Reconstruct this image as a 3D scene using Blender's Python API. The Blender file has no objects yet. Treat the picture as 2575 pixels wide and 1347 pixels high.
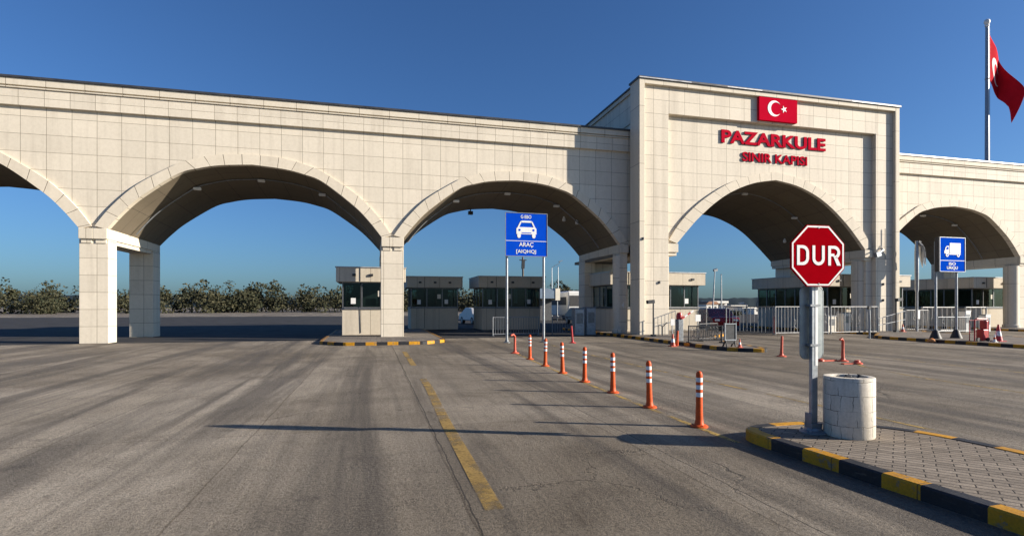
import bpy, bmesh, math, random
from mathutils import Vector, Matrix
random.seed(7)
R = math.radians
scene = bpy.context.scene
COL = scene.collection
# World axes: X runs along the gate's front (left to right), Y goes away through the gate, Z up. Metres.

# ------------------------------------------------------------------ materials
def new_mat(name):
    m = bpy.data.materials.new(name); m.use_nodes = True
    nt = m.node_tree; nt.nodes.clear()
    out = nt.nodes.new('ShaderNodeOutputMaterial')
    bs = nt.nodes.new('ShaderNodeBsdfPrincipled')
    nt.links.new(bs.outputs[0], out.inputs['Surface'])
    return m, nt, bs, out
def N(nt, t, **kw):
    n = nt.nodes.new(t)
    for k, v in kw.items():
        if k in n.inputs: n.inputs[k].default_value = v
        else: setattr(n, k, v)
    return n
def L(nt, a, b): nt.links.new(a, b)
def rgb(c): return (c[0], c[1], c[2], 1)
def mixc(nt, fac, a, b, mode='MIX'):
    n = nt.nodes.new('ShaderNodeMix'); n.data_type = 'RGBA'; n.blend_type = mode
    for i, v in ((0, fac), (6, a), (7, b)):
        if hasattr(v, 'node'): nt.links.new(v, n.inputs[i])
        elif isinstance(v, (int, float)): n.inputs[i].default_value = v
        else: n.inputs[i].default_value = rgb(v)
    return n.outputs[2]
def mth(nt, op, a, b=0.0, c=None, clamp=False):
    n = nt.nodes.new('ShaderNodeMath'); n.operation = op; n.use_clamp = clamp
    for i, v in enumerate((a, b) if c is None else (a, b, c)):
        if hasattr(v, 'node'): nt.links.new(v, n.inputs[i])
        else: n.inputs[i].default_value = v
    return n.outputs[0]
def ramp(nt, fac, stops):
    n = nt.nodes.new('ShaderNodeValToRGB'); e = n.color_ramp.elements
    while len(e) > 1: e.remove(e[-1])
    e[0].position, e[0].color = stops[0][0], rgb(stops[0][1])
    for p, c in stops[1:]:
        x = e.new(p); x.color = rgb(c)
    L(nt, fac, n.inputs[0]); return n.outputs[0]
def coords(nt, kind='Object', scale=(1, 1, 1), rot=(0, 0, 0), loc=(0, 0, 0)):
    t = nt.nodes.new('ShaderNodeTexCoord'); mp = nt.nodes.new('ShaderNodeMapping')
    mp.inputs['Scale'].default_value = scale; mp.inputs['Rotation'].default_value = rot; mp.inputs['Location'].default_value = loc
    L(nt, t.outputs[kind], mp.inputs[0]); return mp.outputs[0]
def noise(nt, vec, scale, detail=4, rough=.55, dist=0.0):
    n = N(nt, 'ShaderNodeTexNoise', Scale=scale, Detail=detail, Roughness=rough, Distortion=dist)
    L(nt, vec, n.inputs['Vector']); return n.outputs['Fac']
def bump(nt, bs, h, strength=.3, dist=.01):
    b = N(nt, 'ShaderNodeBump', Strength=strength, Distance=dist)
    L(nt, h, b.inputs['Height']); L(nt, b.outputs[0], bs.inputs['Normal'])

def plain(name, c, rough=.5, metal=0.0, var=.12, vs=6.0, bumpy=0.0, bs_scale=40.0, spec=.5):
    m, nt, bs, _ = new_mat(name)
    v = coords(nt)
    f = noise(nt, v, vs)
    lo = tuple(max(0, x * (1 - var)) for x in c); hi = tuple(min(1, x * (1 + var)) for x in c)
    L(nt, ramp(nt, f, [(.3, lo), (.7, hi)]), bs.inputs['Base Color'])
    f2 = noise(nt, v, vs * 4)
    L(nt, mth(nt, 'MULTIPLY_ADD', f2, .25, rough - .12, True), bs.inputs['Roughness'])
    bs.inputs['Metallic'].default_value = metal
    bs.inputs['Specular IOR Level'].default_value = spec
    if bumpy: bump(nt, bs, noise(nt, v, bs_scale), bumpy, .01)
    return m

def stone(name, bw, bh, base, joint=(.16, .135, .105), mortar=.011, off=0.0, contrast=.09, stain=.5):
    m, nt, bs, _ = new_mat(name)
    uv = coords(nt, 'UV'); ob = coords(nt)
    wob = N(nt, 'ShaderNodeTexNoise', Scale=.7, Detail=2); L(nt, uv, wob.inputs['Vector'])
    br = N(nt, 'ShaderNodeTexBrick', Scale=1.0)
    br.offset = off; br.offset_frequency = 2
    br.inputs['Mortar Size'].default_value = mortar; br.inputs['Mortar Smooth'].default_value = .25
    br.inputs['Brick Width'].default_value = bw; br.inputs['Row Height'].default_value = bh
    br.inputs['Bias'].default_value = 0
    br.inputs['Color1'].default_value = rgb(tuple(x * (1 - contrast) for x in base))
    br.inputs['Color2'].default_value = rgb(tuple(min(1, x * (1 + contrast)) for x in base))
    br.inputs['Mortar'].default_value = rgb(joint)
    L(nt, uv, br.inputs['Vector'])
    # weather: broad warm patches, fine grain, vertical rain streaks
    big = noise(nt, ob, .35, 5, .6)
    c = mixc(nt, mth(nt, 'MULTIPLY', big, .55), br.outputs[0], (.50, .42, .30), 'MULTIPLY')
    c = mixc(nt, .22, br.outputs[0], c)
    st = noise(nt, coords(nt, 'Object', (2.2, 2.2, .12)), 1.0, 5, .65)
    sf = ramp(nt, st, [(.50, (0, 0, 0)), (.72, (1, 1, 1))])
    c = mixc(nt, mth(nt, 'MULTIPLY', sf, .52 * stain), c, (.23, .19, .14))
    fine = noise(nt, ob, 9.0, 6, .7)
    c = mixc(nt, .22, c, ramp(nt, fine, [(.35, (.66, .64, .60)), (.6, (1, 1, 1))]), 'MULTIPLY')
    L(nt, c, bs.inputs['Base Color'])
    bs.inputs['Roughness'].default_value = .68
    bs.inputs['Specular IOR Level'].default_value = .22
    h = mth(nt, 'SUBTRACT', mth(nt, 'MULTIPLY', noise(nt, ob, 30, 4), .12), br.outputs['Fac'])
    bump(nt, bs, h, .35, .012)
    return m

STONE_C = (.685, .62, .51)
M = {}
M['stone'] = stone('stone_cladding', .92, .733, STONE_C, joint=(.215, .185, .14), mortar=.010, contrast=.05)
M['stone_plain'] = stone('stone_trim', 1.4, 3.0, (.675, .61, .495), joint=(.15,.12,.09), contrast=.03, stain=.35)
M['vouss'] = stone('stone_voussoir', .78, 3.0, (.68, .61, .495), joint=(.12, .10, .075), mortar=.014, contrast=.05, stain=.3)
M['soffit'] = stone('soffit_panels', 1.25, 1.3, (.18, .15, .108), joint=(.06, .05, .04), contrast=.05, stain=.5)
M['booth_stone'] = stone('booth_render', 1.5, 2.2, (.58, .52, .42), contrast=.03, stain=.6)
M['coping'] = plain('coping_metal', (.06, .06, .065), .45, .3, .3, 2)
M['coping_light'] = plain('coping_zinc', (.42, .42, .42), .45, .4, .25, 2)
M['galv'] = plain('galvanised_steel', (.30, .32, .34), .45, .6, .18, 9)
M['galv_dark'] = plain('weathered_steel', (.20, .215, .23), .5, .5, .25, 9)
M['fence_metal'] = plain('painted_fence_steel', (.29, .29, .285), .55, .2, .3, 5)
M['dark_metal'] = plain('dark_steel', (.045, .047, .05), .5, .4, .3, 9)
M['frame_metal'] = plain('aluminium_frame', (.16, .165, .17), .4, .6, .2, 9)
M['white_paint'] = plain('white_paint', (.72, .72, .70), .5, 0, .07, 14)
M['red_paint'] = plain('red_sign_paint', (.30, .0015, .006), .6, 0, .06, 10, spec=.0)
M['red_letter'] = plain('red_letter_paint', (.44, .010, .028), .6, 0, .10, 4, spec=.0)
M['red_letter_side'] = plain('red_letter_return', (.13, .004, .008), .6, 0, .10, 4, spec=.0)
M['panel_red'] = plain('red_flag_panel', (.48, .006, .026), .6, 0, .05, 2, spec=.0)
M['blue_sign'] = plain('blue_sign_paint', (.003, .060, .50), .55, 0, .06, 3, spec=.0)
M['plate_back'] = plain('grey_sign_back', (.27, .30, .30), .48, .35, .16, 7)
M['orange'] = plain('orange_plastic', (.60, .085, .014), .5, 0, .14, 10, .12, 30, spec=.25)
M['orange_red'] = plain('faded_red_plastic', (.55, .085, .04), .5, 0, .2, 10)
M['redplastic'] = plain('red_plastic', (.42, .015, .02), .42, 0, .15, 6)
M['reflective'] = plain('white_reflective_tape', (.74, .74, .73), .35, 0, .06, 20)
M['black'] = plain('black_rubber', (.02, .02, .021), .6, 0, .3, 10)
M['interior'] = plain('booth_interior', (.13, .125, .12), .8, 0, .2, 3)
M['curtain'] = plain('pale_blind', (.42, .47, .47), .8, 0, .15, 5)
M['villa_white'] = plain('whitewash', (.72, .69, .62), .8, 0, .10, 2, .1, 8)
M['villa_dark'] = plain('dark_opening', (.03, .03, .032), .6, 0, .3, 3)
M['roof_tile'] = plain('clay_roof', (.30, .15, .08), .8, 0, .3, 3)
M['canopy'] = plain('blue_grey_canopy', (.16, .22, .30), .5, .1, .12, 3)
M['cream'] = plain('cream_panel', (.68, .63, .53), .6, 0, .08, 2)
M['wood'] = plain('weathered_wood', (.12, .085, .06), .8, 0, .35, 8)
M['car_red'] = plain('dark_red_car_paint', (.20, .012, .016), .25, .1, .1, 3)
M['bus_white'] = plain('white_vehicle_paint', (.66, .66, .64), .35, 0, .06, 3)

def scuffed(m, amt=.6):
    nt = m.node_tree; bs = [n for n in nt.nodes if n.type == 'BSDF_PRINCIPLED'][0]
    lk = bs.inputs['Base Color'].links[0].from_socket
    k = ramp(nt, noise(nt, coords(nt, 'Object', (9, 9, 16)), 1.0, 6, .72), [(.55, (0, 0, 0)), (.68, (1, 1, 1))])
    L(nt, mixc(nt, mth(nt, 'MULTIPLY', k, amt), lk, (.075, .055, .045)), bs.inputs['Base Color'])
for k_ in ('orange', 'orange_red', 'reflective', 'redplastic'): scuffed(M[k_], .55)
for k_ in ('plate_back', 'galv', 'fence_metal', 'cream', 'bus_white'): scuffed(M[k_], .35)
def glass_mat():
    m = bpy.data.materials.new('tinted_glass'); m.use_nodes = True
    nt = m.node_tree; nt.nodes.clear()
    out = nt.nodes.new('ShaderNodeOutputMaterial')
    tr = nt.nodes.new('ShaderNodeBsdfTransparent'); tr.inputs[0].default_value = (.22, .31, .30, 1)
    gl = nt.nodes.new('ShaderNodeBsdfGlossy'); gl.inputs['Roughness'].default_value = .03; gl.inputs[0].default_value = (.75, .85, .85, 1)
    fr = nt.nodes.new('ShaderNodeFresnel'); fr.inputs[0].default_value = 1.6
    mx = nt.nodes.new('ShaderNodeMixShader')
    v = coords(nt); b = N(nt, 'ShaderNodeBump', Strength=.06, Distance=.02); L(nt, noise(nt, v, .9, 2), b.inputs['Height'])
    L(nt, b.outputs[0], gl.inputs['Normal'])
    L(nt, mth(nt, 'MULTIPLY', fr.outputs[0], .75, None, True), mx.inputs[0]); L(nt, tr.outputs[0], mx.inputs[1]); L(nt, gl.outputs[0], mx.inputs[2])
    L(nt, mx.outputs[0], out.inputs['Surface']); return m
M['glass'] = glass_mat()

def ground_mat():
    m, nt, bs, _ = new_mat('worn_concrete_apron')
    v = coords(nt)
    sep = nt.nodes.new('ShaderNodeSeparateXYZ'); L(nt, v, sep.inputs[0])
    X, Y = sep.outputs[0], sep.outputs[1]
    big = noise(nt, v, .16, 6, .6, .6)
    c = ramp(nt, big, [(.34, (.180, .152, .116)), (.50, (.272, .236, .187)), (.66, (.372, .328, .266))])
    mid = noise(nt, v, 1.1, 6, .65, .8)
    c = mixc(nt, .55, c, ramp(nt, mid, [(.32, (.52, .50, .48)), (.52, (1, 1, 1)), (.72, (1.12, 1.1, 1.07))]), 'MULTIPLY')
    # slab-to-slab tone, slabs 4.3 x 5.6 m
    sl = N(nt, 'ShaderNodeTexBrick', Scale=1.0); sl.offset = 0.0
    sl.inputs['Brick Width'].default_value = 2.2; sl.inputs['Row Height'].default_value = 5.6
    sl.inputs['Mortar Size'].default_value = .012; sl.inputs['Mortar Smooth'].default_value = .4; sl.inputs['Bias'].default_value = 0
    sl.inputs['Color1'].default_value = rgb((.78, .765, .74)); sl.inputs['Color2'].default_value = rgb((1, 1, 1)); sl.inputs['Mortar'].default_value = rgb((.50, .47, .44))
    wv = N(nt, 'ShaderNodeTexNoise', Scale=.9, Detail=3); L(nt, v, wv.inputs['Vector'])
    wadd = nt.nodes.new('ShaderNodeVectorMath'); wadd.operation = 'MULTIPLY_ADD'
    L(nt, wv.outputs['Color'], wadd.inputs[0]); wadd.inputs[1].default_value = (.09, .09, 0); L(nt, v, wadd.inputs[2])
    shift = nt.nodes.new('ShaderNodeVectorMath'); shift.operation = 'ADD'; shift.inputs[1].default_value = (14.8, 46.1, 0)
    L(nt, wadd.outputs[0], shift.inputs[0]); L(nt, shift.outputs[0], sl.inputs['Vector'])
    c = mixc(nt, .8, c, sl.outputs[0], 'MULTIPLY')
    # tyre-polished dark tracks along the lanes
    tv = coords(nt, 'Object', (1.05, .055, 1), (0, 0, R(2.5)))
    t1 = noise(nt, tv, 1.0, 5, .62, .9)
    tf = ramp(nt, t1, [(.46, (0, 0, 0)), (.62, (1, 1, 1))])
    c = mixc(nt, mth(nt, 'MULTIPLY', tf, .72), c, (.088, .076, .062))
    tv2 = coords(nt, 'Object', (3.6, .10, 1), (0, 0, R(-6)))
    t2 = noise(nt, tv2, 1.0, 4, .6, .5)
    c = mixc(nt, mth(nt, 'MULTIPLY', ramp(nt, t2, [(.56, (0, 0, 0)), (.72, (1, 1, 1))]), .40), c, (.085, .077, .068))
    # wavering cracks
    def crack(scale, width, seed, amt):
        nv = coords(nt, 'Object', (1, 1, 1), (0, 0, seed), (seed * 3.1, seed, 0))
        dn = N(nt, 'ShaderNodeTexNoise', Scale=1.6, Detail=6, Roughness=.65); L(nt, nv, dn.inputs['Vector'])
        ma = nt.nodes.new('ShaderNodeVectorMath'); ma.operation = 'MULTIPLY_ADD'
        L(nt, dn.outputs['Color'], ma.inputs[0]); ma.inputs[1].default_value = (.9, .9, 0); L(nt, nv, ma.inputs[2])
        vo = N(nt, 'ShaderNodeTexVoronoi', Scale=scale); vo.feature = 'DISTANCE_TO_EDGE'; L(nt, ma.outputs[0], vo.inputs['Vector'])
        f = ramp(nt, vo.outputs['Distance'], [(0.0, (1, 1, 1)), (width, (0, 0, 0))])
        gate = ramp(nt, noise(nt, nv, .5, 2), [(.50, (0, 0, 0)), (.60, (1, 1, 1))])
        return mth(nt, 'MULTIPLY', mth(nt, 'MULTIPLY', f, gate), amt)
    k1 = crack(.33, .003, .4, .5); k2 = crack(1.1, .006, 1.7, .45)
    c = mixc(nt, k1, c, (.035, .031, .028)); c = mixc(nt, k2, c, (.06, .054, .048))
    # long construction joints along the lanes
    jn = mth(nt, 'MULTIPLY', mth(nt, 'SUBTRACT', noise(nt, coords(nt, 'Object', (.0, 1.2, 0)), 1.0, 5, .7), .5), .10)
    joints = None
    for u0 in (-12.62, -10.25):
        d = mth(nt, 'ABSOLUTE', mth(nt, 'SUBTRACT', mth(nt, 'ADD', X, jn), u0))
        f = mth(nt, 'LESS_THAN', d, .007)
        joints = f if joints is None else mth(nt, 'MAXIMUM', joints, f)
    c = mixc(nt, mth(nt, 'MULTIPLY', joints, .8), c, (.035, .031, .028))
    # oil spots, patches, aggregate
    oil = mth(nt, 'MAXIMUM', ramp(nt, noise(nt, v, 2.4, 3, .5), [(.66, (0, 0, 0)), (.74, (1, 1, 1))]), ramp(nt, noise(nt, v, 7.0, 2, .5), [(.70, (0, 0, 0)), (.74, (1, 1, 1))]))
    c = mixc(nt, mth(nt, 'MULTIPLY', oil, .35), c, (.06, .053, .046))
    agg = noise(nt, v, 62, 5, .8)
    c = mixc(nt, .9, c, ramp(nt, agg, [(.36, (.42, .41, .40)), (.48, (.95, .95, .95)), (.62, (1.22, 1.19, 1.14))]), 'MULTIPLY')
    agg2 = noise(nt, v, 24, 4, .7)
    c = mixc(nt, .6, c, ramp(nt, agg2, [(.38, (.55, .53, .51)), (.54, (1, 1, 1)), (.66, (1.1, 1.09, 1.07))]), 'MULTIPLY')
    stv = coords(nt, 'Object', (9.0, .5, 1), (0, 0, R(1.0)))
    c = mixc(nt, .38, c, ramp(nt, noise(nt, stv, 1.0, 6, .75, 1.2), [(.36, (.62, .60, .58)), (.54, (1, 1, 1)), (.70, (1.12, 1.1, 1.08))]), 'MULTIPLY')
    L(nt, c, bs.inputs['Base Color'])
    L(nt, mth(nt, 'MULTIPLY_ADD', tf, -.12, .82), bs.inputs['Roughness'])
    bs.inputs['Specular IOR Level'].default_value = .25
    h = mth(nt, 'ADD', mth(nt, 'MULTIPLY', agg, .6), mth(nt, 'MULTIPLY', agg2, .8))
    h = mth(nt, 'SUBTRACT', h, mth(nt, 'MULTIPLY', mth(nt, 'ADD', k1, joints), 1.5))
    bump(nt, bs, h, .8, .02)
    return m
M['ground'] = ground_mat()

def paver_mat(name, rot, bw, bh, base):
    m, nt, bs, _ = new_mat(name)
    v = coords(nt, 'Object', (1, 1, 1), (0, 0, rot))
    wv = N(nt, 'ShaderNodeTexNoise', Scale=5.0, Detail=3); L(nt, v, wv.inputs['Vector'])
    wa = nt.nodes.new('ShaderNodeVectorMath'); wa.operation = 'MULTIPLY_ADD'
    L(nt, wv.outputs['Color'], wa.inputs[0]); wa.inputs[1].default_value = (.03, .03, 0); L(nt, v, wa.inputs[2])
    br = N(nt, 'ShaderNodeTexBrick', Scale=1.0)
    br.offset = .43; br.offset_frequency = 2
    br.inputs['Brick Width'].default_value = bw; br.inputs['Row Height'].default_value = bh
    br.inputs['Mortar Size'].default_value = .007; br.inputs['Mortar Smooth'].default_value = .3; br.inputs['Bias'].default_value = 0
    br.inputs['Color1'].default_value = rgb(tuple(x * .8 for x in base)); br.inputs['Color2'].default_value = rgb(tuple(x * 1.15 for x in base))
    br.inputs['Mortar'].default_value = rgb((.045, .038, .032))
    L(nt, wa.outputs[0], br.inputs['Vector'])
    rowv = coords(nt, 'Object', (1.2, 11, 1), (0, 0, rot))
    rw = noise(nt, rowv, 1.0, 5, .7)
    g = noise(nt, v, 1.3, 5, .65)
    c = mixc(nt, .6, br.outputs[0], ramp(nt, g, [(.3, (.62, .60, .58)), (.65, (1, 1, 1))]), 'MULTIPLY')
    c = mixc(nt, .6, c, ramp(nt, rw, [(.35, (.60, .58, .56)), (.62, (1.08, 1.07, 1.05))]), 'MULTIPLY')
    f = noise(nt, v, 60, 3, .7)
    c = mixc(nt, .6, c, ramp(nt, f, [(.3, (.6, .6, .6)), (.6, (1, 1, 1))]), 'MULTIPLY')
    L(nt, c, bs.inputs['Base Color']); bs.inputs['Roughness'].default_value = .85; bs.inputs['Specular IOR Level'].default_value = .25
    bump(nt, bs, mth(nt, 'SUBTRACT', mth(nt, 'MULTIPLY', f, .35), br.outputs['Fac']), .7, .012)
    return m
M['pavers'] = paver_mat('paving_bricks', R(50), .235, .094, (.30, .25, .195))
M['pavers2'] = paver_mat('paving_slabs', R(0), .42, .42, (.24, .21, .18))

def painted_concrete(name, paint, chip=.575):
    m, nt, bs, _ = new_mat(name)
    v = coords(nt)
    f = noise(nt, v, 5.5, 7, .72)
    k = ramp(nt, f, [(chip, (0, 0, 0)), (chip + .04, (1, 1, 1))])
    g = noise(nt, v, 2.2, 4)
    p = mixc(nt, .8, paint, ramp(nt, g, [(.3, (.62, .60, .58)), (.7, (1, 1, 1))]), 'MULTIPLY')
    c = mixc(nt, mth(nt, 'MULTIPLY', k, .75), p, (.17, .155, .135))
    c = mixc(nt, .45, c, ramp(nt, noise(nt, v, 45, 4), [(.3, (.5, .5, .5)), (.6, (1, 1, 1))]), 'MULTIPLY')
    sp_ = nt.nodes.new('ShaderNodeSeparateXYZ'); L(nt, coords(nt, 'UV'), sp_.inputs[0])
    seam = mth(nt, 'LESS_THAN', mth(nt, 'PINGPONG', mth(nt, 'ADD', sp_.outputs[0], mth(nt, 'MULTIPLY', noise(nt, v, 20, 2), .006)), .5), .012)
    scuff = ramp(nt, noise(nt, coords(nt, 'UV', (2.2, 26, 1)), 1.0, 6, .7), [(.56, (0, 0, 0)), (.66, (1, 1, 1))])
    c = mixc(nt, mth(nt, 'MULTIPLY', scuff, .55), c, (.10, .088, .075))
    c = mixc(nt, mth(nt, 'MULTIPLY', seam, .8), c, (.03, .027, .024))
    L(nt, c, bs.inputs['Base Color']); bs.inputs['Roughness'].default_value = .6; bs.inputs['Specular IOR Level'].default_value = .35
    bump(nt, bs, noise(nt, v, 35, 5), .3, .008)
    return m
M['kerb_yellow'] = painted_concrete('yellow_kerb_paint', (.64, .305, .010))
M['kerb_black'] = painted_concrete('black_kerb_paint', (.022, .023, .027), .68)

def line_mat(name, col, keep):
    m = bpy.data.materials.new(name); m.use_nodes = True
    nt = m.node_tree; nt.nodes.clear()
    out = nt.nodes.new('ShaderNodeOutputMaterial')
    bs = nt.nodes.new('ShaderNodeBsdfPrincipled'); tr = nt.nodes.new('ShaderNodeBsdfTransparent'); mx = nt.nodes.new('ShaderNodeMixShader')
    v = coords(nt)
    f = noise(nt, v, 1.4, 8, .72)
    a = ramp(nt, f, [(keep, (1, 1, 1)), (keep + .16, (.0, .0, .0))])
    f2 = noise(nt, v, 30, 4, .7)
    a = mth(nt, 'MULTIPLY', a, mth(nt, 'MULTIPLY_ADD', f2, 1.2, .25, True))
    L(nt, mixc(nt, .6, col, ramp(nt, noise(nt, v, 6, 5), [(.3, (.55, .53, .5)), (.7, (1, 1, 1))]), 'MULTIPLY'), bs.inputs['Base Color'])
    bs.inputs['Roughness'].default_value = .75
    L(nt, a, mx.inputs[0]); L(nt, tr.outputs[0], mx.inputs[1]); L(nt, bs.outputs[0], mx.inputs[2]); L(nt, mx.outputs[0], out.inputs[0])
    return m
M['line_wide'] = line_mat('yellow_lane_paint', (.36, .23, .06), .47)
M['line_thin'] = line_mat('worn_yellow_paint', (.50, .33, .08), .42)

def bin_mat():
    m, nt, bs, _ = new_mat('whitewashed_block')
    uv = coords(nt, 'UV'); v = coords(nt)
    wv = N(nt, 'ShaderNodeTexNoise', Scale=7.0, Detail=3); L(nt, uv, wv.inputs['Vector'])
    wa = nt.nodes.new('ShaderNodeVectorMath'); wa.operation = 'MULTIPLY_ADD'
    L(nt, wv.outputs['Color'], wa.inputs[0]); wa.inputs[1].default_value = (.06, .045, 0); L(nt, uv, wa.inputs[2])
    br = N(nt, 'ShaderNodeTexBrick', Scale=1.0); br.offset = .37; br.squash = .6; br.squash_frequency = 2
    br.inputs['Brick Width'].default_value = .19; br.inputs['Row Height'].default_value = .168
    br.inputs['Mortar Size'].default_value = .0034; br.inputs['Mortar Smooth'].default_value = .2
    br.inputs['Color1'].default_value = rgb((.58, .525, .43)); br.inputs['Color2'].default_value = rgb((.68, .62, .52)); br.inputs['Mortar'].default_value = rgb((.07, .06, .05))
    L(nt, wa.outputs[0], br.inputs['Vector'])
    keep = ramp(nt, noise(nt, uv, 4, 3), [(.40, (.1, .1, .1)), (.56, (1, 1, 1))])
    c = mixc(nt, keep, (.64, .58, .48), br.outputs[0])
    pits = N(nt, 'ShaderNodeTexVoronoi', Scale=13.0); L(nt, uv, pits.inputs['Vector'])
    pf = mth(nt, 'MULTIPLY', ramp(nt, pits.outputs['Distance'], [(.05, (1, 1, 1)), (.09, (0, 0, 0))]), ramp(nt, noise(nt, uv, 3.3, 2), [(.5, (0, 0, 0)), (.56, (1, 1, 1))]))
    c = mixc(nt, mth(nt, 'MULTIPLY', pf, .75), c, (.10, .08, .06))
    st = noise(nt, coords(nt, 'UV', (7, .8, 1)), 1.0, 5, .65)
    c = mixc(nt, mth(nt, 'MULTIPLY', ramp(nt, st, [(.46, (0, 0, 0)), (.70, (1, 1, 1))]), .5), c, (.36, .30, .22))
    c = mixc(nt, .4, c, ramp(nt, noise(nt, v, 40, 4), [(.3, (.7, .7, .68)), (.6, (1, 1, 1))]), 'MULTIPLY')
    L(nt, c, bs.inputs['Base Color']); bs.inputs['Roughness'].default_value = .8
    bump(nt, bs, mth(nt, 'SUBTRACT', mth(nt, 'MULTIPLY', noise(nt, v, 28, 5), .7), mth(nt, 'MULTIPLY', mth(nt, 'ADD', br.outputs['Fac'], pf), 1.2)), .5, .006)
    return m
M['bin'] = bin_mat()

def cloth_mat(name, c):
    m, nt, bs, out = new_mat(name)
    v = coords(nt)
    L(nt, ramp(nt, noise(nt, v, 3), [(.3, tuple(x * .85 for x in c)), (.7, c)]), bs.inputs['Base Color'])
    bs.inputs['Roughness'].default_value = .9; bs.inputs['Specular IOR Level'].default_value = .05
    tl = nt.nodes.new('ShaderNodeBsdfTranslucent'); tl.inputs[0].default_value = rgb(c)
    mx = nt.nodes.new('ShaderNodeMixShader'); mx.inputs[0].default_value = .08
    L(nt, bs.outputs[0], mx.inputs[1]); L(nt, tl.outputs[0], mx.inputs[2]); L(nt, mx.outputs[0], out.inputs[0])
    return m
M['flag_red'] = cloth_mat('flag_cloth', (.50, .010, .022))
M['flag_white'] = cloth_mat('flag_emblem_cloth', (.78, .76, .74))
M['plastic_wrap'] = cloth_mat('torn_plastic_film', (.55, .56, .57))

def foliage_mat(name, lo, hi):
    m, nt, bs, out = new_mat(name)
    gi = nt.nodes.new('ShaderNodeNewGeometry')
    f = noise(nt, coords(nt), .12, 4)
    c = ramp(nt, mth(nt, 'MULTIPLY_ADD', gi.outputs['Random Per Island'], .5, mth(nt, 'MULTIPLY', f, .5)), [(.2, lo), (.8, hi)])
    L(nt, c, bs.inputs['Base Color']); bs.inputs['Roughness'].default_value = .7; bs.inputs['Specular IOR Level'].default_value = .2
    return m
M['foliage'] = foliage_mat('dry_foliage', (.018, .025, .013), (.070, .064, .033))
M['hill'] = foliage_mat('wooded_hill', (.012, .020, .019), (.026, .036, .031))

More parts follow.
